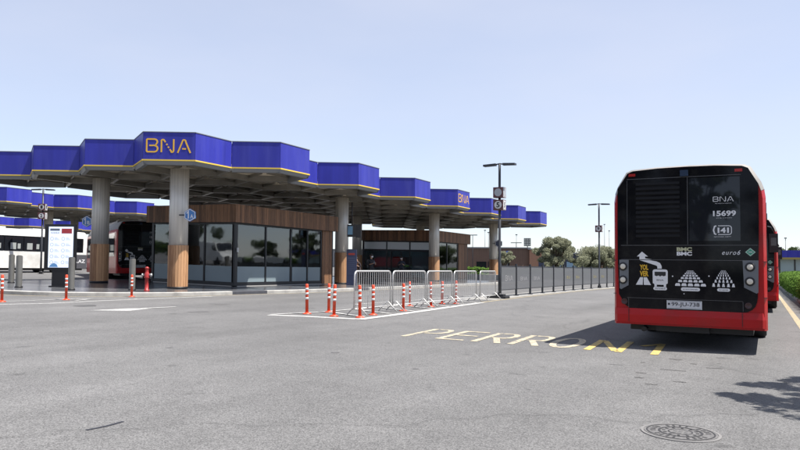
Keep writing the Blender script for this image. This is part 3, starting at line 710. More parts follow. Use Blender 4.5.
    mb = MB(); mb.box((0, L_ + .0, 1.95), (2.2, .03, 1.8)); mb.build('windscreen', BGLASS, root)
    if rear:
        fy = lambda y: (lambda u, v: (u, y, v))
        # black rear panel with rounded lower corners
        P = [(-1.0, .715), (.90, .715)] + [(.90 + .22 * math.cos(R(a)), .935 + .22 * math.sin(R(a))) for a in (-70, -50, -30, -10)] + [(1.13, .97), (1.15, 1.6), (1.165, 2.3), (1.165, 2.95), (1.01, 3.235), (.93, 3.27), (.5, 3.30), (0, 3.305), (-.5, 3.30), (-.93, 3.27), (-1.01, 3.235), (-1.19, 2.95), (-1.195, 2.3), (-1.19, 1.6), (-1.17, .97)] + [(-.90 - .22 * math.cos(R(a)) - .01, .935 + .22 * math.sin(R(a))) for a in (-10, -30, -50, -70)]
        mb = MB(); mb.slab(P, -.018, .0); rp = mb.build('rear_panel', BGLASS, root)
        mb = MB(); mb.b2(-1.13, 1.14, -.0205, -.018, 1.878, 1.886); mb.b2(-1.13, 1.14, -.0205, -.018, 1.612, 1.620); mb.b2(-1.02, .90, -.0205, -.018, .905, .911); mb.b2(-1.0, -.994, -.0205, -.018, .73, .9); mb.b2(.9, .906, -.0205, -.018, .73, .9)
        mb.b2(.028, .036, -.0205, -.018, 1.90, 3.12); mb.b2(-1.02, -1.014, -.0205, -.018, 1.9, 3.1); mb.b2(-1.02, .90, -.0205, -.018, 3.12, 3.128)
        mb.build('panel_seam', mat('seam_highlight', (0.09, 0.09, 0.095), 0.4), rp)
        mb = MB(); mb.b2(.06, .88, -.021, -.018, 1.96, 3.09); mb.build('rear_window', BGLASS2, rp)
        mb = MB()
        for i in range(12):
            z = 2.02 + i * .088
            mb.add([(-.86, -.0185, z), (-.86, -.034, z + .012), (-.86, -.0185, z + .06), (-.10, -.0185, z), (-.10, -.034, z + .012), (-.10, -.0185, z + .06)], [(0, 3, 4, 1), (1, 4, 5, 2), (0, 1, 2), (3, 5, 4)])
        mb.build('louvre', mat('louvre_black', (0.008, 0.008, 0.009), 0.5, spec=0.15), rp)
        # reflectors and camera
        for x in (-.925, .862):
            mb = MB(); mb.b2(x - .06, x + .06, -.03, -.018, 3.175, 3.225); mb.build('reflector', REDL, rp)
        mb = MB(); mb.b2(-.085, .05, -.07, -.018, 3.135, 3.245); mb.build('reversing_camera', mat('camera_glass', (0.02, 0.035, 0.07), 0.15), rp)
        # lamp clusters
        for s_, pts, ls in ((-1, [(-1.16, 1.61), (-.992, 1.61), (-.996, 1.139), (-1.13, 1.06), (-1.155, 1.08)], [(-1.095, 1.486), (-1.095, 1.238)]), (1, [(1.15, 1.62), (1.14, 1.07), (1.113, 1.05), (.923, 1.15), (.906, 1.62)], [(1.019, 1.505), (1.014, 1.255)])):
            mb = MB(); mb.slab(pts, -.028, -.0185) if s_ > 0 else mb.slab(pts[::-1], -.028, -.0185); lc = mb.build('lamp_cluster', mat('lamp_surround', (0.13, 0.14, 0.155), 0.35), rp)
            for (x, z) in ls:
                M = Matrix.Translation((x, -.028, z)) @ Matrix.Rotation(R(90), 4, 'X')
                mb = MB(); mb.lathe([(.072, 0), (.078, .012), (.062, .016)], n=24, M=M); mb.lathe([(.062, .010), (.056, .012)], n=24, M=M); mb.build('lamp_ring', BLK, lc)
                mb = MB(); mb.lathe([(.056, .012), (.04, .022), (.0001, .028)], n=20, M=M); mb.build('lamp', LENS, lc)
        for x in (-1.07, .985):
            M = Matrix.Translation((x, -.018, .836)) @ Matrix.Rotation(R(90), 4, 'X')
            mb = MB(); mb.lathe([(.050, 0), (.056, .012), (.042, .018), (.038, .004), (.0001, .004)], n=20, M=M); mb.build('sensor_ring', mat('ring_maroon', (0.05, 0.02, 0.022), 0.35), rp)
        # plate
        mb = MB(); mb.b2(-.33, .255, -.035, -.018, .735, .885); pl = mb.build('licence_plate', mat('plate_white', (0.50, 0.51, 0.54), 0.5), rp)
        mb = MB(); f2 = fy(-.0365)
        text_fit(mb, '99-JU-738', -.25, .215, .765, .855, f2, bold=.012)
        for (a, b, c, d_) in ((-.315, .24, .742, .747), (-.315, .24, .873, .878)): mb.add([f2(a, c), f2(b, c), f2(b, d_), f2(a, d_)], [(0, 1, 2, 3)])
        mb.add([f2(-.31, .80), f2(-.275, .80), f2(-.275, .84), f2(-.31, .84)], [(0, 1, 2, 3)])
        mb.build('plate_number', mat('plate_black', (0.015, 0.015, 0.02), 0.5), pl)
        # decals
        F = fy(-.0225)
        G_ = [MB()]
        def T(s_, a, b, c, d_, **k): text_fit(G_[0], s_, a, b, c, d_, F, **k)
        def done(nm):
            G_[0].build(nm, DECW, rp); G_[0] = MB()
        def Q(pts): G_[0].add([F(*p) for p in pts], [tuple(range(len(pts)))])
        def pill(a, b, c, d_):
            r = (d_ - c) / 2; Q(arc(b - r, c + r, r, -90, 90, 5) + arc(a + r, c + r, r, 90, 270, 5))
        lb = lettering_BNA(lambda u, v: F(.45 + u * .172, 2.655 + v * .145)); G_[0].add(lb.v, lb.f); done('logo')
        T('BAKI NƏQLİYYAT AGENTLİYİ', .485, .745, 2.615, 2.632); done('small_text')
        T('15699', .45, .815, 2.395, 2.495, bold=.03); done('phone_number'); T('zəng mərkəzi', .50, .75, 2.355, 2.372); done('small_text')
        T('141', .52, .70, 2.10, 2.195, bold=.045)
        rr = arc(.70, 2.185, .04, 90, 0, 3) + arc(.70, 2.11, .04, 0, -90, 3) + [(.62, 2.07)]
        done('hotline_number'); G_[0].stroke([(.53, 2.225)] + rr + [(.53, 2.07)], .012, F); done('number_border')
        G_[0].stroke([(.50, 2.225), (.472, 2.215), (.455, 2.15), (.472, 2.085), (.50, 2.075)], .022, F); done('handset_symbol'); T('QAYNAR XƏTT', .46, .735, 2.022, 2.040); done('small_text')
        T('euro6', .587, .875, 1.715, 1.795, shear=.35, space=1.2); done('engine_text')
        T('BMC', -.155, .10, 1.695, 1.765, bold=.05); done('maker_lettering')
        # overtaking arrow
        Q([(-.755, 1.765), (-.845, 1.675), (-.80, 1.675), (-.80, 1.640), (-.70, 1.640), (-.70, 1.675), (-.65, 1.675)][::-1])
        Q([(-.80, 1.608), (-.62, 1.606), (-.50, 1.585), (-.44, 1.555), (-.413, 1.50), (-.413, 1.455), (-.487, 1.455), (-.49, 1.50), (-.52, 1.515)])
        Q([(-.70, 1.640), (-.62, 1.628), (-.58, 1.622), (-.80, 1.622), (-.80, 1.640)][::-1])
        done('overtaking_arrow')
        # road
        Q([(-.865, 1.151), (-.745, 1.151), (-.738, 1.291), (-.79, 1.291)]); Q([(-.725, 1.151), (-.600, 1.151), (-.672, 1.291), (-.728, 1.291)])
        done('road_symbol')
        # bus pictogram
        Q(arc(-.53, 1.40, .04, 180, 90, 3) + arc(-.35, 1.40, .04, 90, 0, 3) + [(-.312, 1.19), (-.35, 1.16), (-.53, 1.16), (-.568, 1.19)])
        Q([(-.54, 1.125), (-.50, 1.125), (-.50, 1.165), (-.54, 1.165)]); Q([(-.38, 1.125), (-.34, 1.125), (-.34, 1.165), (-.38, 1.165)])
        done('bus_symbol')
        for a_ in ((-.56, -.325, 1.062, 1.122), (-.09, .225, 1.060, 1.125), (.50, .705, 1.070, 1.125)): pill(*a_); done('caption_pill')
        # pyramid of little cars
        rows_ = [(1.149, 5, .048, .106), (1.218, 5, .041, .085), (1.276, 5, .034, .066), (1.322, 5, .027, .051), (1.36, 5, .021, .039), (1.39, 5, .016, .029), (1.415, 5, .012, .021)]
        for z, n, h, st in rows_:
            for i in range(n):
                x = .068 + (i - (n - 1) / 2) * st; ww = st * .40
                Q([(x - ww, z), (x + ww, z), (x + ww, z + h * .5), (x + ww * .65, z + h), (x - ww * .65, z + h), (x - ww, z + h * .5)])
        done('car_pyramid_symbol')
        for z, n, h, st in [(1.150, 5, .06, .078), (1.225, 5, .05, .062), (1.285, 5, .04, .049), (1.335, 5, .032, .038), (1.372, 5, .026, .029), (1.402, 5, .02, .021), (1.425, 5, .014, .015)]:
            for i in range(n):
                x = .602 + (i - (n - 1) / 2) * st; ww = st * .22
                Q([(x - ww * 1.4, z), (x + ww * 1.4, z), (x + ww, z + h * .55), (x + ww * .7, z + h), (x - ww * .7, z + h), (x - ww, z + h * .55)])
        done('people_pyramid_symbol')
        for a_ in ((-.228, 1.32, .012), (.372, 1.335, .012), (-.04, 1.01, .009)): Q(arc(*a_, 0, 330, 8)); done('screw_cap')
        mb = MB(); text_fit(mb, 'YOL', -.795, -.645, 1.425, 1.525, F, bold=.04); text_fit(mb, 'VER', -.795, -.642, 1.308, 1.408, F, bold=.04); mb.build('yellow_lettering', DECY, rp)
        mb = MB(); text_fit(mb, 'BMC', -.155, .10, 1.775, 1.845, F, bold=.05); mb.build('maker_lettering', mat('cream_decal', (0.42, 0.42, 0.27), 0.5), rp)
        F3 = fy(-.0245); mb = MB()
        mb.add([F3(*p) for p in arc(-.525, 1.385, .012, 180, 90, 2) + arc(-.355, 1.385, .012, 90, 0, 2) + [(-.345, 1.33), (-.38, 1.315), (-.41, 1.33), (-.44, 1.31), (-.47, 1.33), (-.50, 1.315), (-.535, 1.33)]], [tuple(range(13))])
        for z in (1.18, 1.21, 1.25): mb.add([F3(-.738, z), F3(-.730, z), F3(-.730, z + .022), F3(-.738, z + .022)], [(0, 1, 2, 3)])
        text_fit(mb, 'AVTOBUS', -.53, -.355, 1.080, 1.105, F3); text_fit(mb, '90 AVTOMOBİL', -.06, .195, 1.080, 1.107, F3); text_fit(mb, '90 NƏFƏR', .53, .675, 1.085, 1.108, F3)
        text_fit(mb, 'BNA', -.50, -.38, 1.23, 1.26, F3)
        mb.build('dark_graphics', mat('graphic_black', (0.012, 0.012, 0.014), 0.5), rp)
        mb = MB(); mb.stroke([(1.028, 1.825), (.958, 1.763), (1.028, 1.70), (1.098, 1.763)][::-1], .014, F, closed=True); mb.build('diamond_outline', mat('pale_green', (0.35, 0.5, 0.42), 0.5), rp)
        mb = MB(); mb.add([F(1.028, 1.817), F(1.090, 1.763), F(1.028, 1.708), F(.966, 1.763)], [(0, 1, 2, 3)]); text_fit(mb, 'CNG', .998, 1.058, 1.752, 1.776, fy(-.0248), 1, bold=.03); mb.build('gas_diamond', [DECG, DECW], rp)
    if mirror:
        # right front mirror hangs from the roof edge on an arm
        mb = MB(); mb.tube([(1.15, L_ - .1, 2.95), (1.40, L_ + .22, 2.90), (1.48, L_ + .25, 2.72)], .028)
        mb.build('mirror_arm', BLK, root)
        mb = MB(); mb.box((1.48, L_ + .24, 2.38), (.26, .14, .62)); mm = mb.build('mirror', BLK, root)
        mb = MB(); mb.box((1.48, L_ + .165, 2.42), (.16, .006, .26)); mb.build('mirror_glass', mat('mirror_glass', (0.16, 0.17, 0.18), 0.12, .6), mm)
    return root
gb = gz(0, 13)
bus1 = bus(RED, ROOFW, 'nearest red bus seen from behind, black rear panel with BNA 15699 and plate 99-JU-738', (-1.275, 13.0, gb))
bus2 = dup_thing(bus1, (-.93, 26.6, gz(0, 26.6)), 0, 'second red bus parked ahead of the nearest one, only its right edge showing')
cx_, cy_ = BUS3
bus3 = dup_thing(bus1, (cx_ + .69, cy_ + 1.25, gz(cx_, cy_)), R(61), 'red bus parked at an angle in the shade behind the second wood clad column', sc=1.12)
bus4 = bus(WHITEP, WHITEP, 'white bus with dark windows waiting between the two canopies', (-51.3, 24.0, gz(-50, 30) + .05), 0, 1.03, rear=False, mirror=False, windows='clear')
mb = MB(); mb.box((1.29, 11.0, .95), (.02, 1.9, 1.10)); lv = mb.build('dark_skirt_livery', mat('livery_grey', (.07, .07, .08), .5), bus4)
mb = MB(); text_fit(mb, 'BNA.AZ', 10.2, 11.8, .85, 1.12, lambda u, v: (1.304, u, v), bold=.02); mb.build('livery_lettering', DECW, lv)
bus2['group'] = bus1['group'] = 'red buses queued in the right lane'

TVP = (-22.36, 34.48); TOTP = (-22.4, 34.55); PA = (-22.9, 37.7); PC = (-23.0, 36.4)
# ------------------------------------------------------------------ lamp posts
def numbox(parent, z, digit, sz=.50):
    mb = MB(); mb.box((0, 0, z), (sz, sz * .86, sz)); bx = mb.build('sign_box', MAROON, parent)
    fS = lambda u, v: (u, -sz * .43 - .006, z + v); fE = lambda u, v: (sz / 2 + .006, u, z + v); fN = lambda u, v: (-u, sz * .43 + .006, z + v)
    mb = MB()
    for f in (fS, fE): mb.add([f(*p) for p in arc(0, 0, sz * .40, 0, 345, 23)], [tuple(range(24))])
    mb.build('disc', mat('white_disc', (0.52, 0.52, 0.52), 0.4) if digit else GREYD, bx)
    mb = MB(); mb.add([(sz / 2 + .003, -sz * .38, z - sz * .46), (sz / 2 + .003, sz * .38, z - sz * .46), (sz / 2 + .003, sz * .38, z + sz * .46), (sz / 2 + .003, -sz * .38, z + sz * .46)], [(0, 1, 2, 3)]); mb.build('side_face', mat('pale_side', (0.40, 0.38, 0.38), 0.5), bx)
    if digit:
        mb = MB(); text_fit(mb, digit, -sz * .17, sz * .17, -sz * .25, sz * .25, lambda u, v: (u, -sz * .43 - .010, z + v), bold=.03); text_fit(mb, digit, -sz * .15, sz * .15, -sz * .25, sz * .25, lambda u, v: (sz / 2 + .010, u, z + v), bold=.03); mb.build('numeral', BLK, bx)
    mb = MB(); mb.stroke(arc(0, 0, sz * .40, 0, 345, 23), .02, lambda u, v: (u, -sz * .43 - .009, z + v), closed=True); mb.build('disc_rim', MAROON, bx)
def lamp_post(x, y, label, boxes, h=6.4, rz=0.0, dz=0.0, span=.8):
    o = empty('street_lamp', (x, y, gz(x, y) + dz), rz, label, 'street lamp')
    mb = MB(); mb.lathe([(.075, 0), (.07, 1.2), (.065, 1.22), (.06, h)], n=14); mb.build('pole', POLE, o)
    mb = MB(); mb.box((0, 0, .02), (.34, .34, .04)); mb.lathe([(.13, .04), (.13, .16), (.08, .2)], n=12); mb.build('base_plate', BLK, o)
    mb = MB(); mb.tube([(-.28, 0, h - .02), (0, 0, h + .02), (.28, 0, h - .02)], .035); mb.build('bracket', POLE, o)
    for s_ in (-1, 1):
        mb = MB(); P = [(s_ * .18, -.10), (s_ * span, -.15), (s_ * span, .15), (s_ * .18, .10)]; P = P if s_ > 0 else P[::-1]
        mb.prism(P, lambda a, b: h - .07 - .02 * abs(a), lambda a, b: h + .03 - .06 * abs(a) + .02); hd = mb.build('lamp_head', POLE, o)
    for z, dg in boxes: numbox(o, z, dg)
    return o
lamp_post(-11.22, 30.3, 'tall double lamp post with a number 5 sign box beside the mesh fence', [(5.02, ''), (4.42, '5')])
lamp_post(-11.2, 51.9, 'double lamp post with one small sign box, beside the nearest bus on the left', [(4.50, '9')])
x, y = -48.4, 31.3
lamp_post(-47.6, 30.8, 'double lamp post with two round number signs in front of the white bus', [(5.0, '1'), (4.35, '2')], h=6.35, rz=R(35))

# ------------------------------------------------------------------ flexible orange posts
def flex_post():
    o = empty('flexible_post', (0, 0, 0))
    h = .88
    mb = MB(); mb.lathe([(.045, .03), (.045, h - .02), (.034, h), (.0001, h)], n=14); mb.build('post', ORANGE, o)
    mb = MB(); mb.lathe([(.13, 0), (.13, .012), (.07, .035), (.05, .05)], n=18); mb.build('base', ORANGE, o)
    for z in (h - .18, h - .315, h - .455):
        mb = MB(); mb.lathe([(.0465, z), (.0465, z + .062)], n=14); mb.build('reflective_band', WBAND, o)
    return o
fp = flex_post(); tag(fp, None, 'bollard', 'orange flexible posts with white bands')
spots = [(-11.65, 15.63, 'orange flexible post farthest left of the island, standing alone'), (-11.55, 16.58, 'orange flexible post just behind the third island post from the left'), (-10.53, 15.37, 'orange flexible post left of the first crowd barrier, front of a close pair'),
         (-9.77, 15.51, 'orange flexible post standing beside the first barrier foot'), (-9.99, 16.57, 'tall looking orange post before the middle of the first barrier'), (-10.14, 18.67, 'orange flexible post beside the foot between first and second barriers'),
         (-11.11, 20.95, 'orange flexible post seen through the bars of the second barrier'), (-10.39, 21.18, 'orange flexible post in front of the gap between second and third barriers'), (-10.9, 23.17, 'orange flexible post seen through the bars of the third barrier'),
         (-10.5, 23.56, 'orange flexible post in front of the gap between third and fourth barriers'), (-22.11, 12.99, 'orange flexible post at the left edge near the kerb'), (-21.86, 15.12, 'orange flexible post in front of the info screen'), (-22.04, 18.06, 'orange flexible post in front of the steel bollard by the hydrant')]
for i, (x, y, lb) in enumerate(spots):
    if i == 0: fp.location = (x, y, gz(x, y) + .004); fp['label'] = lb; c = fp
    else: c = dup_thing(fp, (x, y, gz(x, y) + .004), random.random() * 6, lb)
    c.rotation_euler = (random.uniform(-.02, .02), random.uniform(-.02, .02), random.random() * 6)
    c.scale = (1, 1, random.uniform(.97, 1.03))

# ------------------------------------------------------------------ crowd barriers
def barrier(Lb):
    o = empty('crowd_barrier', (0, 0, 0)); h = 1.24; z0 = .16; r = .14; e = .04
    path = [(0, e, z0)] + [(0, e, h - r)] + [(0, a, b) for a, b in arc(e + r, h - r, r, 180, 90, 5)[1:]] + [(0, a, b) for a, b in arc(Lb - e - r, h - r, r, 90, 0, 5)] + [(0, Lb - e, z0)]
    mb = MB(); mb.tube(path, .024, 8); mb.tube([(0, e, z0 + .02), (0, Lb - e, z0 + .02)], .018, 8); mb.build('frame', GALV, o)
    mb = MB(); n = int((Lb - .2) / .125)
    for i in range(1, n): y = e + (Lb - 2 * e) * i / n; mb.tube([(0, y, z0 + .02), (0, y, h - .01)], .0085, 5, caps=False)
    mb.build('bars', GALV, o)
    for y in (.22, Lb - .22):
        mb = MB(); mb.tube([(-.32, y, .015), (-.03, y, .30), (.03, y, .30), (.32, y, .015)], .019, 6); mb.build('foot', GALV, o)
    return o
bl = ['first crowd barrier of the row, nearest the camera', 'second crowd barrier, behind two orange posts', 'third crowd barrier, between posts and the wood clad column', 'fourth crowd barrier, in front of the far green lawn', 'last crowd barrier, beside the lamp post with number 5']
A = Vector((-10.12, 15.72)); Bv = Vector((-10.62, 28.6)); dirv = (Bv - A).normalized()
segs = [(0, 2.28), (2.34, 4.88), (4.95, 7.30), (7.42, 10.0), (10.32, 12.4)]
b0 = None
for i, ((a, b), lb) in enumerate(zip(segs, bl)):
    p = A + dirv * a; ln = b - a; rz = -math.atan2(dirv.x, dirv.y) + random.uniform(-.02, .02)
    if b0 is None: b0 = barrier(2.4); tag(b0, None, 'barrier', 'galvanised crowd barriers beside the lane'); c = b0
    else: c = dup_thing(b0, (0, 0, 0))
    c.location = (p.x, p.y, gz(p.x, p.y) + .02); c.rotation_euler = (math.atan(GY), 0, rz); c.scale = (1, ln / 2.4, 1); c['label'] = lb
sx = empty('sandbag_weight', (-10.95, 29.4, gz(-10.9, 29.4)), 0, 'dark rubber weight at the foot of the last crowd barrier', 'weight')
mb = MB(); mb.prism([(-.45, -.3), (.45, -.3), (.45, .3), (-.45, .3)], 0.0, .10); mb.prism([(-.3, -.18), (.3, -.18), (.3, .18), (-.3, .18)], .10, .19); mb.build('rubber_block', BLK, sx)
mb = MB(); mb.tube([(0, 0, .18), (0, 0, .32)], .03); mb.build('socket', POLE, sx)

# ------------------------------------------------------------------ perforated fence along the island
froot = empty('mesh_fence', (-11.25, 30.45, gz(-11, 30.5)), 0, 'grey perforated panel fence with faded white logos along the lane island', 'fence'); fo = tuple(froot.location)
fy_ = [30.5, 32.8, 35.1, 37.35, 39.6, 41.95, 44.1, 46.4, 48.75, 51.1, 53.6, 56.0, 58.4, 60.8, 63.2, 65.6]
fx = lambda y: -11.25 if y < 42 else -11.25 + (y - 42) * .022
for i, y in enumerate(fy_):
    x = fx(y); mb = MB(); mb.prism([(x - .045, y - .045), (x + .045, y - .045), (x + .045, y + .045), (x - .045, y + .045)], lambda a, b: gz(a, b), lambda a, b: gz(a, b) + 1.62)
    mb.prism([(x - .11, y - .11), (x + .11, y - .11), (x + .11, y + .11), (x - .11, y + .11)], lambda a, b: gz(a, b), lambda a, b: gz(a, b) + .03); mb.build('post', POLE, froot, fo)
    if i == len(fy_) - 1: break
    y2 = fy_[i + 1]; x2 = fx(y2); mb = MB()
    def pz(u, v, off=0): yy = y + .06 + (y2 - y - .12) * u; xx = x + (x2 - x) * (.0 + u); return (xx + off - fo[0], yy - fo[1], gz(xx, yy) + v - fo[2])
    mb.add([pz(0, .34), pz(1, .34), pz(1, 1.50), pz(0, 1.50), pz(0, .34, -.012), pz(1, .34, -.012), pz(1, 1.50, -.012), pz(0, 1.50, -.012)], [(0, 1, 2, 3), (7, 6, 5, 4), (0, 4, 5, 1), (3, 2, 6, 7)])
    pn = mb.build('panel', PERF, froot)
    for v in (.34, 1.50):
        mb = MB(); mb.add([pz(0, v - .02, .012), pz(1, v - .02, .012), pz(1, v + .02, .012), pz(0, v + .02, .012), pz(0, v - .02, -.024), pz(1, v - .02, -.024), pz(1, v + .02, -.024), pz(0, v + .02, -.024)], [(0, 1, 2, 3), (7, 6, 5, 4), (0, 4, 5, 1), (3, 2, 6, 7)]); mb.build('rail', POLE, pn)
    if i in (0, 1, 2, 5, 6, 8, 9):
        mb = MB(); wm = mat('faded_white_print', (0.34, 0.34, 0.35), 0.6) if i < 3 else mat('faded_yellow_print', (0.34, 0.29, 0.10), 0.6)
        lb_ = lettering_BNA(lambda u, v: pz(.28 + u * .26 * (1 if i < 3 else .75), .78 + v * (.42 if i == 0 else .28), .006)); mb.add(lb_.v, lb_.f); mb.build('printed_logo', wm, pn)

# ------------------------------------------------------------------ platform furniture
def bollard():
    o = empty('steel_bollard', (0, 0, 0)); mb = MB(); n = 22; r = .125; h = 1.36
    vs = [(r * math.cos(2 * math.pi * k / n), r * math.sin(2 * math.pi * k / n), .05) for k in range(n)] + [(r * math.cos(2 * math.pi * k / n), r * math.sin(2 * math.pi * k / n), h - .05 + .05 * math.cos(2 * math.pi * k / n + .6)) for k in range(n)]
    mb.add(vs, [(k, (k + 1) % n, n + (k + 1) % n, n + k) for k in range(n)], 0, True); mb.add(vs[n:], [tuple(range(n))]); mb.build('tube', STEEL_D, o)
    mb = MB(); mb.lathe([(.155, 0), (.155, .05), (.13, .06)], n=22); mb.build('base', BLK, o); return o
bo = bollard(); tag(bo, None, 'bollard', 'stainless steel bollards on the platform')
for i, (x, y, lb) in enumerate([(-31.56, 18.95, 'steel bollard at far left, set back behind another bollard'), (-27.6, 16.9, 'steel bollard nearest the left edge on the platform corner'), (-25.06, 17.54, 'steel bollard directly in front of the info screen'), (-23.7, 19.43, 'steel bollard between the second column and the hydrant')]):
    c = bo if i == 0 else dup_thing(bo, (0, 0, 0)); c.location = (x, y, gz(x, y) + .15); c['label'] = lb
# hydrant
x, y = -23.04, 19.63; o = empty('fire_hydrant', (x, y, gz(x, y) + .15), R(30), 'red pillar fire hydrant on the platform edge before the kiosk', 'hydrant', None, .86)
mb = MB(); mb.lathe([(.14, 0), (.14, .05), (.09, .07), (.085, .62), (.13, .64), (.13, .68), (.12, .72), (.12, .84), (.09, .90), (.075, .95), (.075, 1.08), (.095, 1.10), (.095, 1.14), (.05, 1.19), (.0001, 1.20)], n=18); mb.build('body', HYD, o)
for s_ in (-1, 1):
    M = Matrix.Translation((s_ * .11, 0, .79)) @ Matrix.Rotation(R(90 * s_), 4, 'Y'); mb = MB(); mb.lathe([(.06, 0), (.06, .07), (.075, .075), (.075, .13), (.03, .15)], n=14, M=M); mb.build('outlet_cap', mat('grey_cap', (0.42, 0.43, 0.42), 0.45, 0.4), o)
# info screen totem
x, y = -27.39, 18.58; tot = empty('info_screen', (x, y, gz(x, y) + .15), R(28), 'black upright info screen with a lit white notice beside the second column', 'screen')
mb = MB(); mb.box((0, .06, 1.76), (1.34, .22, 2.02)); mb.build('housing', BLACKF, tot)
mb = MB(); mb.box((.06, .06, .40), (.74, .20, .70)); mb.box((.06, .06, .03), (.9, .4, .06)); mb.build('pedestal', BLACKF, tot)
f = lambda u, v: (u + .06, -.054, .86 + v)
mb = MB(); mb.add([f(-.55, 0), f(.55, 0), f(.55, 1.80), f(-.55, 1.80)], [(0, 1, 2, 3)])
me = bpy.data.materials.new('lit_screen'); me.use_nodes = True; bb = me.node_tree.nodes['Principled BSDF']; bb.inputs['Base Color'].default_value = (.5, .55, .65, 1); bb.inputs['Emission Color'].default_value = (.74, .82, 1, 1); bb.inputs['Emission Strength'].default_value = .42
scr = mb.build('display', me, tot)
g2 = lambda u, v: (u + .06, -.057, .86 + v)
mb = MB(); mb.add([g2(-.49, 1.62), g2(-.06, 1.62), g2(-.06, 1.72), g2(-.49, 1.72)], [(0, 1, 2, 3)]); mb.build('notice_title_bar', mat('notice_grey', (0.16, 0.18, 0.22), 0.5), scr); mb = MB(); text_fit(mb, 'VACİB BİLGİ', -.47, -.08, 1.5, 1.58, g2, bold=.02); mb.build('notice_title', mat('notice_grey', (0.16, 0.18, 0.22), 0.5), scr)
for r_ in range(5):
    for c_ in range(2):
        mb = MB(); cx_ = -.40 + c_ * .50; cz = 1.27 - r_ * .26; mb.stroke(arc(cx_, cz, .07, 0, 330, 10), .012, g2, closed=True)
        for k in range(3): mb.add([g2(cx_ + .12, cz - .05 + k * .04), g2(cx_ + .12 + .22 - .05 * k, cz - .05 + k * .04), g2(cx_ + .12 + .22 - .05 * k, cz - .04 + k * .04), g2(cx_ + .12, cz - .04 + k * .04)], [(0, 1, 2, 3)])
        mb.build('notice_entry', mat('notice_grey', (0.16, 0.18, 0.22), 0.5), scr)
mb = MB(); mb.add([g2(.02, 1.50), g2(.48, 1.50), g2(.48, 1.72), g2(.02, 1.72)], [(0, 1, 2, 3)]); mb.build('notice_red_box', mat('notice_red', (0.42, 0.04, 0.05), 0.5), scr)
mb = MB(); mb.add([g2(-.50, .02), g2(-.10, .02), g2(-.16, .14), g2(-.30, .20), g2(-.44, .12)], [(0, 1, 2, 3, 4)]); mb.build('notice_blue_figure', mat('notice_blue', (0.15, 0.35, 0.65), 0.5), scr)

# blue hexagon platform signs
def hexsign(x, y, z, txt, label, rz, r=.34, dark=False):
    o = empty('hexagon_sign', (x, y, z), rz, label, 'sign'); hx = [(r * math.sin(R(60 * k)), r * math.cos(R(60 * k))) for k in range(6)]
    mb = MB(); mb.slab(hx, -.03, .03); mb.build('plate', NAVY if dark else SIGNB, o)
    mb = MB(); mb.stroke([(a * .88, b * .88) for a, b in hx][::-1], .03, lambda u, v: (u, -.034, v), closed=True); mb.build('border', DECW, o)
    mb = MB()
    if txt: mb.stroke([(-.15, .07), (-.07, .16), (-.07, -.16)], .055, lambda u, v: (u, -.034, v)); text_fit(mb, txt[1], .02, .16, -.15, .03, lambda u, v: (u, -.034, v), bold=.02); mb.build('numeral', DECW, o)
    mb = MB(); mb.box((-r - .06, .0, 0), (.30, .04, .06)); mb.build('bracket', POLE, o)
hexsign(-23.12, 22.05, gz(-23.3, 22) + 3.55, '1A', 'blue hexagon 1A sign on the front column', R(25), .30)
hexsign(-31.55, 22.9, gz(-31.2, 22.8) + 3.35, '1B', 'blue hexagon sign behind the second column at left', R(25), .30)
hexsign(-23.35, 62.8, gz(-23.3, 62.8) + 3.75, '', 'dark blue hexagon sign beside the lamp post and last column', R(25), .40, True)

# hanging departure screen and timetable totem by the second column
o = empty('hanging_screen', (*TVP, gz(*TVP) + 3.50), R(25), 'hanging departure screen right of the second front column', 'screen')
mb = MB(); mb.box((0, 0, 0), (.55, .35, .75)); mb.box((.42, .1, -.02), (.3, .3, .8)); mb.build('housing', BLACKF, o)
mb = MB(); mb.box((-.08, -.18, .02), (.30, .01, .52)); mb.build('display', mat('dim_blue_display', (0.10, 0.20, 0.30), 0.2), o)
mb = MB(); mb.tube([(0, 0, .37), (0, 0, 1.75)], .04); mb.build('hanger', BLACKF, o)
o = empty('timetable_totem', (*TOTP, gz(*TOTP) + .15), R(25), 'dark blue timetable totem with a red line of text behind the barriers', 'totem')
mb = MB(); mb.box((0, 0, 1.1), (.62, .16, 2.2)); mb.build('panel', mat('totem_navy', (0.035, 0.045, 0.10), 0.35), o)
mb = MB()
for k in range(9): mb.box((0, -.083, .7 + k * .12), (.42, .004, .025))
mb.build('timetable_lines', mat('faint_lines', (0.10, 0.12, 0.2), 0.5), o)
mb = MB(); mb.box((0, -.084, 1.92), (.40, .006, .12)); mb.build('red_text_line', mat('totem_red', (0.30, 0.03, 0.02), 0.5), o)

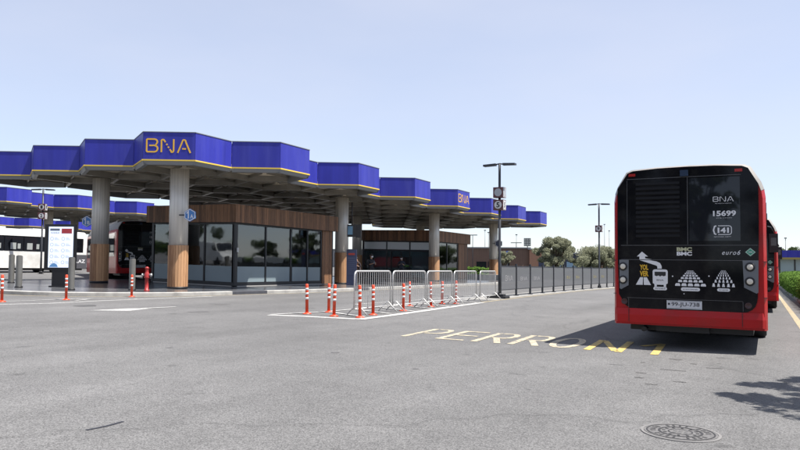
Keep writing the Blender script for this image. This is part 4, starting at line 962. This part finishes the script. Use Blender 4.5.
# ------------------------------------------------------------------ people
def person(name_lbl, loc, rz, h, shirt, trousers, skin=(0.32, 0.19, 0.13), hair=(0.02, 0.016, 0.013), arms='phone', bent=0.0, group=None, hat=None, mask=None):
    o = empty('person', loc, rz, name_lbl, 'person', group); s = h / 1.75
    # joints: facing -Y
    J = {'pelvis': (0, 0, .95), 'spine': (0, -.02 * bent, 1.12), 'chest': (0, -.10 * bent, 1.33), 'neck': (0, -.16 * bent, 1.49), 'hb': (0, -.20 * bent - .01, 1.57), 'ht': (0, -.22 * bent - .02, 1.70),
         'hl': (.10, 0, .92), 'kl': (.11, -.05, .50), 'al': (.11, .02, .09), 'tl': (.13, -.14, .03), 'hr': (-.10, 0, .92), 'kr': (-.12, .02, .50), 'ar': (-.13, .06, .09), 'tr': (-.15, -.10, .03),
         'sl': (.18, -.10 * bent, 1.41), 'sr': (-.18, -.10 * bent, 1.41)}
    if arms == 'phone': J.update({'el': (.24, -.02, 1.14), 'wl': (.14, -.26, 1.22), 'fl': (.10, -.34, 1.26), 'er': (-.25, .0, 1.14), 'wr': (-.12, -.24, 1.20), 'fr': (-.07, -.32, 1.23)})
    else: J.update({'el': (.24, .02, 1.13), 'wl': (.25, -.05, .88), 'fl': (.25, -.08, .78), 'er': (-.24, .02, 1.13), 'wr': (-.25, -.05, .88), 'fr': (-.25, -.08, .78)})
    rad = {'pelvis': .13, 'spine': .115, 'chest': .135, 'neck': .05, 'hb': .075, 'ht': .078, 'hl': .085, 'kl': .058, 'al': .038, 'tl': .035, 'hr': .085, 'kr': .058, 'ar': .038, 'tr': .035, 'sl': .058, 'sr': .058, 'el': .042, 'er': .042, 'wl': .028, 'wr': .028, 'fl': .022, 'fr': .022}
    E = [('pelvis', 'spine'), ('spine', 'chest'), ('chest', 'neck'), ('neck', 'hb'), ('hb', 'ht'), ('pelvis', 'hl'), ('hl', 'kl'), ('kl', 'al'), ('al', 'tl'), ('pelvis', 'hr'), ('hr', 'kr'), ('kr', 'ar'), ('ar', 'tr'), ('chest', 'sl'), ('chest', 'sr'), ('sl', 'el'), ('el', 'wl'), ('wl', 'fl'), ('sr', 'er'), ('er', 'wr'), ('wr', 'fr')]
    names = list(J); V = [tuple(c * s for c in J[n]) for n in names]
    # fingers: five short chains per hand
    ed = [(names.index(a), names.index(b)) for a, b in E]; RR = [rad[n] * s for n in names]
    for hnd, sg in (('fl', 1), ('fr', -1)):
        bi = names.index(hnd); bp_ = Vector(J[hnd]); wv = (bp_ - Vector(J['w' + hnd[1]])).normalized(); sd = Vector((1, 0, 0)) if abs(wv.x) < .8 else Vector((0, 1, 0))
        for k, (off, ln) in enumerate(((-.030, .045), (-.010, .06), (.010, .055), (.028, .042), (-.045 * sg, .02))):
            V.append(tuple((bp_ + sd * off + wv * ln) * s)); RR.append(.009 * s); ed.append((bi, len(V) - 1))
    me = bpy.data.meshes.new('person_body'); me.from_pydata(V, ed, []); ob = bpy.data.objects.new('body_source', me); col.objects.link(ob)
    sk = ob.modifiers.new('skin', 'SKIN'); sv = me.skin_vertices[0].data
    for i, r in enumerate(RR): sv[i].radius = (r, r * (.8 if names and i < len(names) and names[i] in ('chest', 'spine', 'pelvis') else 1)); sv[i].use_root = (i == 0)
    ob.modifiers.new('sub', 'SUBSURF').levels = 2
    dg = bpy.context.evaluated_depsgraph_get(); dg.update(); m2 = bpy.data.meshes.new_from_object(ob.evaluated_get(dg)); bpy.data.objects.remove(ob)
    sh = mat('cloth_%.2f_%.2f_%.2f' % shirt, shirt, .8); trm = mat('cloth_%.2f_%.2f_%.2f' % trousers, trousers, .85); skm = mat('skin_%.2f' % skin[0], skin, .55); shoe = mat('shoe', (.03, .03, .03), .6)
    m2.materials.clear()
    for m in (sh, trm, skm, shoe): m2.materials.append(m)
    for p in m2.polygons:
        c = p.center / s; p.use_smooth = True
        arm = abs(c.x) > .17 or (c.y < -.12 and c.z > 1.0)
        if c.z > 1.50: k = 2
        elif c.z < .09: k = 3
        elif c.z < .93 and not (arm and c.z > .7 and abs(c.x) > .19): k = 1
        elif arms == 'phone' and c.y < -.14 and 1.0 < c.z < 1.4 and abs(c.x) < .24: k = 2
        elif arms != 'phone' and arm and c.z < 1.0: k = 2
        else: k = 0
        p.material_index = k
    m2.name = 'body'; bd = bpy.data.objects.new('body', m2); col.objects.link(bd); bd.parent = o
    hc = Vector(J['ht']) * s
    mb = MB(); mb.lathe([(.088 * s, -.02 * s), (.095 * s, .02 * s), (.085 * s, .065 * s), (.045 * s, .095 * s), (.0001, .10 * s)], (hc.x, hc.y + .018 * s, hc.z), 14); mb.build('hair', mat('hair_%.2f' % (hat or hair)[0], hat or hair, .8), o)
    # face: eyes, nose, mouth or mask
    y0 = hc.y - .082 * s; mb = MB(); mb.box((0, y0 - .006 * s, hc.z - .045 * s), (.022 * s, .03 * s, .045 * s)); 
    for k in (-1, 1): mb.box((k * .088 * s, hc.y + .01, hc.z - .04 * s), (.02 * s, .03 * s, .05 * s))
    mb.build('face_features', skm, o)
    mb = MB()
    for k in (-1, 1): mb.box((k * .03 * s, y0 + .004 * s, hc.z - .02 * s), (.02 * s, .01, .01 * s))
    mb.build('eyes', shoe, o)
    mb = MB()
    if mask: mb.box((0, y0 - .004 * s, hc.z - .075 * s), (.11 * s, .05 * s, .07 * s)); mb.build('face_mask', mat('mask_cloth', (.55, .58, .6), .7), o)
    else: mb.box((0, y0 + .01 * s, hc.z - .088 * s), (.04 * s, .01 * s, .008 * s)); mb.build('mouth', mat('lip', (.25, .08, .07), .6), o)
    return o
BK = (.012, .012, .016)
def P_(x, y, dz=.15): return (x, y, gz(x, y) + dz)
person('person in black with a white mask looking at a phone before the second kiosk', P_(*PA), R(60), 1.95, BK, BK, mask=True)
o = empty('backpack', P_(*PA), R(60), 'black backpack worn by the person looking at a phone', 'backpack')
mb = MB(); mb.prism([(-.16, .13), (.16, .13), (.14, .34), (-.14, .34)], 1.12, 1.62); mb.prism([(-.11, .34), (.11, .34), (.10, .40), (-.10, .40)], 1.16, 1.38); mb.build('bag', BLK, o)
o = empty('mobile_phone', P_(*PA), R(60), 'small phone held by the person in black', 'phone'); mb = MB(); mb.box((.0, -.40, 1.42), (.08, .015, .15)); mb.build('case', mat('phone_grey', (.1, .1, .12), .3), o)
person('person in dark clothes with a mask standing outside the second kiosk door', P_(-24.5, 44.8), R(20), 1.9, (.02, .025, .04), BK, mask=True)
person('person in dark clothes bending beside the timetable totem', P_(*PC), R(-30), 1.72, (.03, .02, .025), BK, arms='phone', bent=1.0, mask=True)
person('distant person in a white top walking beyond the fence near the bushy tree', (-22.3, 83, gz(-22, 83)), R(40), 1.8, (.5, .5, .5), (.05, .06, .1), arms='down')
person('distant person in beige clothes beyond the fence, left of the nearest bus', (-17.6, 83, gz(-17, 83)), R(-20), 1.85, (.42, .34, .24), (.3, .25, .2), arms='down')
person('distant person in a red top beyond the fence before the dark shop', (-28.6, 86, gz(-28, 86)), R(10), 1.75, (.42, .04, .05), (.05, .05, .08), arms='down')
person('distant person in white by the dark shop beyond the fence', (-29.5, 86, gz(-29, 86)), R(-10), 1.75, (.5, .5, .5), (.06, .06, .08), arms='down')

# ------------------------------------------------------------------ vegetation
def leaf_cloud(mb, centers, n, size, mi=0):
    for (cx, cy, cz, r, fl) in centers:
        for _ in range(n):
            d = Vector((random.gauss(0, 1), random.gauss(0, 1), random.gauss(0, 1))).normalized() * r * random.random() ** .45
            p = Vector((cx, cy, cz)) + Vector((d.x, d.y, d.z * fl)); a = Vector((random.gauss(0, 1), random.gauss(0, 1), random.gauss(0, 1))).normalized(); b = a.orthogonal().normalized()
            k = size * random.uniform(.6, 1.4); b = b * k * .45; a = a * k
            o = len(mb.v); mb.v += [tuple(p - a), tuple(p + b), tuple(p + a), tuple(p - b)]; mb.f.append((o, o + 1, o + 2, o + 3)); mb.m.append(mi); mb.sm.append(False)
def tree(x, y, h, w, label, leafm, clumps=26, n=170, size=.13, trunk=.16, base=.32, group=None, seed=1, name='tree', tilt=0):
    random.seed(seed); z = gz(x, y); o = empty(name, (x, y, z), 0, label, 'tree', group)
    tips = []; mb = MB(); fork = h * base
    mb.tube([(0, 0, -.05), (.04, .02, fork * .5), (0.02, -.02, fork)], [trunk, trunk * .8, trunk * .7], 8)
    cs = []
    for i in range(clumps):
        a = random.random() * 6.283; t = random.random() ** .8; zz = fork + (h - fork) * (.18 + .74 * t); rr = w / 2 * math.sqrt(max(.05, 1 - ((t - .34) / .74) ** 2)) * random.uniform(.3, 1.05)
        c = (rr * math.cos(a) + tilt * t, rr * math.sin(a), zz); cs.append((*c, w * random.uniform(.06, .15), random.uniform(.6, 1.05)))
        if i % 2 == 0: mb.tube([(0.02, -.02, fork), (c[0] * .45, c[1] * .45, fork + (zz - fork) * .6), c], [trunk * .45, trunk * .25, .015], 5)
    mb.build('trunk', BARK, o)
    mb = MB(); leaf_cloud(mb, cs, n, size); mb.build('crown', leafm, o)
    return o
tree(-23.68, 84.1, 5.2, 4.9, 'bushy olive green tree beyond the fence, tallest and left of the others', OLIVE, 60, 420, .105, .2, seed=3)
tree(-18.6, 86, 4.0, 6.4, 'round olive green tree beyond the fence, second from the tallest one', OLIVE, 52, 400, .105, seed=5)
tree(-15.6, 88, 4.1, 4.2, 'olive green tree merging with its neighbour left of the far lamp post', OLIVE, 44, 400, .105, seed=8)
tree(-13.4, 90, 4.7, 3.6, 'thin crowned tree right of the far lamp post beside the bus', OLIVE, 32, 260, .10, seed=11)
tree(-30.5, 84, 3.6, 2.6, 'small pale olive tree right of the last canopy column', OLIVE, 30, 300, .09, seed=13)
tree(-21.3, 92, 3.6, 3.0, 'low brownish tree between the two biggest olive trees', OLIVE, 30, 300, .10, seed=15)
tree(-21.6, 95, 3.3, 5.4, 'low olive bush filling the gap behind the two round trees', OLIVE, 34, 300, .11, base=.12, seed=16)
tree(-16.8, 96, 3.4, 5.0, 'low olive bush behind the trees next to the far lamp post', OLIVE, 34, 300, .11, base=.12, seed=17)
tree(-27.2, 96, 2.7, 3.2, 'low olive bush before the dark shop unit', OLIVE, 24, 260, .11, base=.12, seed=18)
# far planting and trees that close the horizon
k = 0
farl = [(-150, 120, 'dense far tree glimpsed under the left end of the canopies'), (-128, 122, 'far dark tree beyond the canopies at left'), (-112, 128, 'far tree behind the info screen line'), (-6, 128, 'far tree hidden mostly by the red buses'), (3, 132, 'far tree right of the red buses near the blue roofed building'), (12, 130, 'far dark tree outside the right edge')]
for x, y, lb in farl: k += 1; tree(x, y, 5.5, 9, lb, PINE, 30, 150, .3, .25, seed=20 + k)
# casuarina just outside the frame on the right: throws the feathery shadow on the lane
random.seed(4); tx, ty = 4.1, 10.6
o = empty('shade_tree', (tx, ty, gz(tx, ty)), 0, 'feathery roadside tree right of the frame casting its shadow on the lane', 'tree')
mb = MB(); mb.tube([(0, 0, 0), (-.1, 0, 2.2), (0, .1, 4.6), (.1, 0, 6.2)], [.16, .13, .09, .03], 8); cs = []
for bx, by, bz, r in [(-2.25, -.35, 4.1, .40), (-1.6, -.25, 4.2, .55), (-1.2, -.05, 4.2, .5), (-2.45, -1.55, 4.1, .36), (-1.95, -1.75, 4.2, .50), (-1.35, -1.95, 4.3, .5), (-1.75, -1.3, 4.2, .42), (-1.1, -1.5, 4.5, .5), (-.8, -.3, 4.8, .6), (-.6, -1.5, 4.9, .5), (.4, .3, 5.2, .7), (.2, -.9, 5.4, .6), (1, .8, 5.0, .8), (-1.6, .55, 4.4, .35)]:
    mb.tube([(0, 0, 3.2), (bx * .5, by * .5, bz - .5), (bx, by, bz)], [.05, .035, .012], 5)
    for k in range(13): cs.append((bx + random.gauss(0, r * .75), by + random.gauss(0, r * .52), bz + random.gauss(0, .15), r * .36, .5))
mb.build('trunk', BARK, o); mb = MB(); leaf_cloud(mb, cs, 62, .07); mb.build('crown', PINE, o)
random.seed(9)
tree(10.5, 27, 4.8, 3.6, 'roadside tree beyond the right hedge, reflected in the kiosk glass', PINE, 26, 120, .2, seed=41)
tree(11, 44, 6.5, 5, 'second roadside tree beyond the right hedge, reflected in the kiosk glass', PINE, 26, 120, .2, seed=42)

def hedge(pts, w, h, label, leafm, n, size, name='hedge', dz=0.0):
    x, y = pts[0]; o = empty(name, (x, y, gz(x, y)), 0, label, 'hedge'); org = tuple(o.location)
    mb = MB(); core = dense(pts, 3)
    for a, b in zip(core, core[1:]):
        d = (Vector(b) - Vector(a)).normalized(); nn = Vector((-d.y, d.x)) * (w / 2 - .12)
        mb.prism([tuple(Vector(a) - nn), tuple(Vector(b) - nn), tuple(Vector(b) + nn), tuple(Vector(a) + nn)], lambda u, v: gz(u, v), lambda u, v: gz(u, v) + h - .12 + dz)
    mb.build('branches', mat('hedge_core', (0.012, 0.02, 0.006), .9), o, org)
    mb = MB(); tot_ = sum(math.dist(a, b) for a, b in zip(pts, pts[1:]))
    for a, b in zip(pts, pts[1:]):
        d = (Vector(b) - Vector(a)); L_ = d.length; d.normalize(); nn = Vector((-d.y, d.x))
        for _ in range(int(n * L_ / tot_)):
            t = random.random() * L_; s_ = random.choice((0, 0, 1, 1, 2)); bulge = .06 * math.sin(t * 3.1) + .05 * math.sin(t * 7.3)
            if s_ == 2: u = (random.random() - .5) * w; z = h + random.gauss(0, .05) + bulge
            else: u = (s_ - .5) * 2 * (w / 2 + random.gauss(0, .05) + bulge); z = random.random() * h
            if s_ != 2: u = abs(u) * (1 if s_ else -1)
            p = Vector(a) + d * t + nn * u; P = Vector((p.x - org[0], p.y - org[1], gz(p.x, p.y) - org[2] + z + dz)); A = Vector((random.gauss(0, 1), random.gauss(0, 1), random.gauss(0, 1))).normalized(); Bq = A.orthogonal().normalized()
            kk = size * random.uniform(.6, 1.4); Bq = Bq * kk * .5; A = A * kk; oo = len(mb.v); mb.v += [tuple(P - A), tuple(P + Bq), tuple(P + A), tuple(P - Bq)]; mb.f.append((oo, oo + 1, oo + 2, oo + 3)); mb.m.append(0); mb.sm.append(False)
    mb.build('leaves', leafm, o); return o
hedge([(2.25, 27), (2.0, 48), (1.85, 75)], 1.35, 1.30, 'clipped bright green hedge along the right kerb ahead of the buses', GREEN, 26000, .07)
hedge([(-48, 74), (-30, 78), (-8, 84)], 1.2, 1.15, 'low green hedge running beyond the mesh fence', GREEN, 9000, .12)
hedge([(-36, 66), (-24, 70)], 3.0, .55, 'low bright green shrub bed behind the fourth crowd barrier', GREEN, 6000, .12)

# right kerb and verge
rk = [(1.28 - .009 * (y - 35), y) for y in (-10, 0, 10, 20, 35, 65, 125)]
mb = MB(); inn = [(x, y) for x, y in dense(rk, 4)]
for a, b in zip(inn, inn[1:]):
    def q_(p, dx, dz): return (p[0] + dx, p[1], gz(*p) + dz)
    mb.add([q_(a, 0, -.03), q_(b, 0, -.03), q_(b, 0, .12), q_(a, 0, .12), q_(b, .16, .13), q_(a, .16, .13), q_(b, .16, .05), q_(a, .16, .05)], [(3, 2, 1, 0), (5, 4, 2, 3), (7, 6, 4, 5)])
tag(mb.build('right_kerb', CONC), kind='structure')
mb = MB()
for a, b in zip(inn, inn[1:]): mb.add([(a[0] + .16, a[1], gz(*a) + .09), (b[0] + .16, b[1], gz(*b) + .09), (b[0] + 14, b[1], gz(*b) + .09), (a[0] + 14, a[1], gz(*a) + .09)], [(3, 2, 1, 0)])
tag(mb.build('verge_ground', mat('bare_earth', (0.13, 0.115, 0.095), .9, var=.3, scale=3, bump=.4, dirt=(.06, .07, .035), dscale=1.5)), kind='structure')

# ------------------------------------------------------------------ background buildings
def bgbuild(label, x0, y0, x1, y1, depth, h, m, base=0.0, name='low_building', parts=None):
    """facade from (x0,y0) to (x1,y1), body goes away from the camera"""
    a = Vector((x0, y0)); b = Vector((x1, y1)); d = (b - a); L_ = d.length; rz = math.atan2(d.y, d.x); z = min(gz(x0, y0), gz(x1, y1))
    o = empty(name, (x0, y0, z - .1), rz, label, 'building')
    mb = MB(); mb.b2(0, L_, 0, depth, base, h); mb.build('wall', m, o)
    mb = MB(); mb.b2(-.25, L_ + .25, -.25, depth + .25, h + .002, h + .18); mb.build('roof', GREYTRIM, o)
    if parts: parts(o, L_, h)
    return o
def win_row(n, x0, x1, z0, z1, m, nm='window', gap=.25):
    def f(o, L_, h):
        w = (x1 - x0) * L_ / n
        for i in range(n): mb = MB(); mb.b2(x0 * L_ + i * w + gap / 2, x0 * L_ + (i + 1) * w - gap / 2, -.05, -.004, z0, z1); mb.build(nm, m, o)
    return f
bgbuild('long low brown clad building beyond the fence, behind the last canopy column', -46, 102, -34.6, 107.5, 9, 4.55, mat_wood('brown_far_cladding', (0.085, 0.05, 0.034), (0.14, 0.08, 0.052)), parts=win_row(3, .3, .75, .1, 2.3, BGLASS2))
bgbuild('orange brown end block with pale posts beside the long brown building', -34.4, 107, -31.9, 108, 8, 4.4, mat('terracotta_wall', (0.30, 0.16, 0.10), .8, var=.15), parts=win_row(1, .5, .98, .1, 3.0, NAVY))
bgbuild('dark navy shop unit with red and white goods beyond the fence', -31.7, 108, -24.4, 111, 8, 3.9, mat('navy_wall', (0.03, 0.035, 0.05), .6), parts=win_row(3, .05, .95, .1, 2.6, mat('light_blue_glass', (0.22, 0.33, 0.42), .2), gap=.7))
bgbuild('brown building end showing between the olive trees', -24.2, 112, -19, 114, 8, 4.5, mat('brown_wall', (0.20, 0.10, 0.065), .8, var=.1), parts=win_row(2, .1, .9, .2, 2.4, BGLASS2))
bgbuild('long grey depot building closing the view far behind the white bus', -190, 125, -60, 150, 10, 4.6, mat('grey_wall', (0.2, 0.2, 0.2), .8, var=.1), parts=win_row(14, .02, .98, 1, 3, BGLASS2, gap=1.2))
# glass fronted building with blue band at the right
ob_ = empty('glass_front_building', (1.15, 84, gz(1, 84)), 0, 'low glass fronted building with a blue roof band behind the right hedge', 'building')
mb = MB(); mb.b2(-.6, 16, -.6, 9, 3.02, 3.78); mb.build('roof_band', BLUE, ob_)
mb = MB(); mb.b2(-.55, 16, -.63, 9, 2.80, 3.018); mb.build('ochre_trim', mat('ochre', (0.30, 0.24, 0.07), .6), ob_)
mb = MB(); mb.b2(.0, 15, 0, 8, 0, 2.8); mb.build('glass_wall', mat('pale_glazing', (0.30, 0.38, 0.40), .12), ob_)
mb = MB()
for i in range(10): mb.b2(-.02 + i * 1.45, .12 + i * 1.45, -.06, -.003, 0, 2.8)
mb.b2(0, 15, -.05, -.003, .0, .25); mb.build('mullions', BLACKF, ob_)

# thin masts, far lamp posts, sign panel
def mast(x, y, h, label, r=.06, arm=None):
    o = empty('light_mast', (x, y, gz(x, y)), 0, label, 'mast', 'distant thin light masts'); mb = MB(); mb.lathe([(r * 1.5, 0), (r, h)], n=8); mb.build('pole', mat('mast_grey', (.16, .165, .17), .6) if not arm else POLE, o)
    mb = MB()
    if arm: mb.box((0, 0, h + .02), (arm, .3, .12)); mb.build('lamp_head', POLE, o)
    else: mb.box((0, 0, h + .1), (.35, .2, .16)); mb.build('lamp_head', POLE, o)
for x, y, h, lb, arm in [(-46.6, 118, 7.9, 'thin far mast left of the last canopy column', 0), (-45.9, 118, 7.5, 'thinner far mast just left of the last column', 0), (-41.1, 120, 7.2, 'thin far mast right of the last column', 0), (-31.2, 150, 10.6, 'thin far mast above the gap between the olive trees', 0), (-30.2, 150, 9.2, 'short far mast between two taller ones over the trees', 0), (-28.5, 150, 11.8, 'tallest far mast above the round olive tree', 0),
                      (-41.2, 99, 6.2, 'far double arm lamp post left of the last column', 1.5), (-38.4, 112, 5.5, 'far double arm lamp post above the brown building', 1.9), (2.6, 120, 6.6, 'thin mast above the blue band building', 0)]:
    mast(x, y, h, lb, .045, arm)
o = empty('panel_sign', (-35.4, 109, gz(-35, 109)), R(10), 'square grey grid panel raised on a post above the far buildings', 'sign'); mb = MB(); mb.lathe([(.08, 0), (.08, 5.2)], n=8); mb.build('post', POLE, o)
mb = MB(); mb.box((0, -.1, 5.55), (1.15, .12, 1.35)); mb.build('panel', mat('grid_pale', (0.36, 0.37, 0.33), .6), o)
mb = MB()
for k in range(4): mb.box((-.54 + k * .36, -.17, 5.55), (.05, .02, 1.35)); mb.box((0, -.185, 4.92 + k * .42), (1.15, .01, .05))
mb.build('grid_bars', POLE, o)
o = empty('parasol', (-33.4, 92, gz(-33, 92)), 0, 'folded black parasol beyond the fence by the brown building', 'parasol'); mb = MB(); mb.lathe([(.04, 0), (.04, 2.7)], n=8); mb.build('pole', POLE, o)
mb = MB(); mb.lathe([(.7, .9), (.62, 1.4), (.5, 2.1), (.12, 2.9), (.0001, 3.0)], n=10, sm=False); mb.build('canvas', BLK, o)
o = empty('blue_round_sign', (-37.1, 104, gz(-37, 104)), 0, 'round blue and white sign on a pole before the long brown building', 'sign'); mb = MB(); mb.lathe([(.04, 0), (.04, 3.4)], n=8); mb.build('pole', POLE, o)
mb = MB(); mb.lathe([(.5, 0), (.5, .06)], n=20, M=Matrix.Translation((0, 0, 3.4)) @ Matrix.Rotation(R(90), 4, 'X')); mb.build('disc', mat('blue_disc', (0.06, 0.14, 0.5), .5), o)
mb = MB(); mb.lathe([(.2, .061), (.2, .07)], n=16, M=Matrix.Translation((.1, 0, 3.3)) @ Matrix.Rotation(R(90), 4, 'X')); mb.build('white_mark', DECW, o)
# pale concrete planter wall beyond the barriers
o = empty('planter_wall', (-27.5, 60.5, gz(-27, 60)), R(12), 'pale low concrete planter wall behind the fourth crowd barrier', 'planter'); mb = MB(); mb.b2(-3, 9, 0, .5, 0, .5); mb.build('wall', KERBW, o)
mb = MB(); mb.b2(-3.05, 9.05, -.05, .55, .502, .57); mb.build('coping', KERBW, o)
# parked cars far off
def car(x, y, rz, m, label):
    o = empty('parked_car', (x, y, gz(x, y)), rz, label, 'car', 'cars parked beyond the lawn')
    mb = MB(); mb.slab([(-2.1, .3), (2.1, .3), (2.15, .7), (1.9, .88), (1.1, .95), (-2.0, .98), (-2.15, .7)], -.85, .85); mb.build('body', m, o)
    mb = MB(); mb.slab([(-1.7, .97), (1.1, .95), (.45, 1.42), (-1.2, 1.45)], -.74, .74); mb.build('windows', BGLASS2, o)
    mb = MB(); mb.slab([(-1.2, 1.452), (.45, 1.422), (.4, 1.48), (-1.1, 1.5)], -.70, .70); mb.build('roof', m, o)
    for a in (-1.35, 1.35):
        for b in (-.8, .8):
            mb = MB(); mb.lathe([(.32, -.1), (.33, 0), (.32, .1)], n=16, M=Matrix.Translation((a, b, .33)) @ Matrix.Rotation(R(90), 4, 'X')); mb.build('wheel', TYRE, o)
car(-40.5, 92, R(20), mat('car_white', (.6, .6, .62), .3), 'white car parked far off behind the shrub bed')
car(-45.2, 91, R(14), mat('car_lilac', (.35, .32, .45), .3), 'pale violet car parked left of the white one')

# ------------------------------------------------------------------ surroundings behind the camera and beyond the hedge (seen only in the glass)
for i, (x, y, h, w, lb) in enumerate([(-3.2, -15, 9.5, 5, 'tall roadside tree straight behind the viewer'), (-8.5, -19, 10.5, 6, 'tallest roadside tree behind the viewer, left of the straight one'), (.8, -22, 8, 5, 'roadside tree far behind the viewer on the right lane side'), (-20, -16, 7, 6, 'roadside tree behind the viewer, mirrored in the bus rear window'), (-9, -20, 8, 6.5, 'taller roadside tree behind the viewer beside the first one'), (4, -17, 7, 6, 'roadside tree behind the viewer toward the hedge side'), (-36, -14, 6.5, 6, 'roadside tree behind the viewer toward the platform side'),
        (-62, -8, 6.5, 6.5, 'tree by the road mirrored in the front face of the nearer kiosk'), (-74, 2, 6, 6, 'second tree by the road mirrored in the nearer kiosk'), (7.5, 66, 4.5, 3.6, 'tree behind the hedge mirrored in the kiosk side panes'), (8.5, 76, 6, 5, 'farther tree behind the hedge mirrored in the kiosk side panes')]):
    tree(x, y, h, w, lb, PINE, 24, 130, .24, .25, seed=60 + i)
bgbuild('white service building behind the viewer seen in the glass', -70, -42, -5, -46, 10, 5.5, mat('white_wall', (.42, .42, .40), .8, var=.08), parts=win_row(12, .03, .97, 1, 3, BGLASS2, gap=1.5))
random.seed(77)
def van(x, y, rz, label):
    o = empty('delivery_van', (x, y, gz(x, y)), rz, label, 'van', 'white vans parked beyond the hedge')
    mb = MB(); mb.slab([(-2.7, .35), (2.6, .35), (2.7, .8), (2.5, 1.15), (1.7, 1.35), (1.15, 2.15), (-2.6, 2.35), (-2.75, 2.2)], -.98, .98); mb.build('body', WHITEP, o)
    for sd in (-1, 1):
        mb = MB(); mb.slab([(.7, 1.35), (1.55, 1.38), (1.12, 2.0), (.7, 2.02)], sd * .985 - .006, sd * .985 + .006); mb.build('window', BGLASS2, o)
        for a in (-1.7, 1.7): mb = MB(); mb.lathe([(.22, -.13), (.38, -.13), (.38, .13), (.22, .13)], n=18, M=Matrix.Translation((a, sd * .86, .38)) @ Matrix.Rotation(R(90), 4, 'X')); mb.build('wheel', TYRE, o)
    mb = MB(); mb.slab([(1.74, 1.36), (1.76, 1.38), (1.22, 2.12), (1.20, 2.10)], -.86, .86); mb.build('windscreen', BGLASS2, o)
for x, y, lb in [(5.6, 47, 'white van parked beyond the hedge, nearest to the buses'), (5.8, 58, 'white van parked beyond the hedge, middle one'), (6.0, 66, 'white van parked beyond the hedge, farthest one')]: van(x, y, R(90), lb)
van(-48, 3, R(15), 'white van on the far left of the yard behind the viewer')

# tree belts mirrored in the kiosk glass
for (pts, lb) in (([(30, 20), (34, 70), (30, 130)], 'long dark tree belt far beyond the right hedge'), ([(-130, -30), (-80, -60), (-30, -70), (20, -60)], 'long dark tree belt far behind the viewer')):
    hedge(pts, 3.0, 2.4, lb, GREEN, 9000, .32, name='tree_belt')
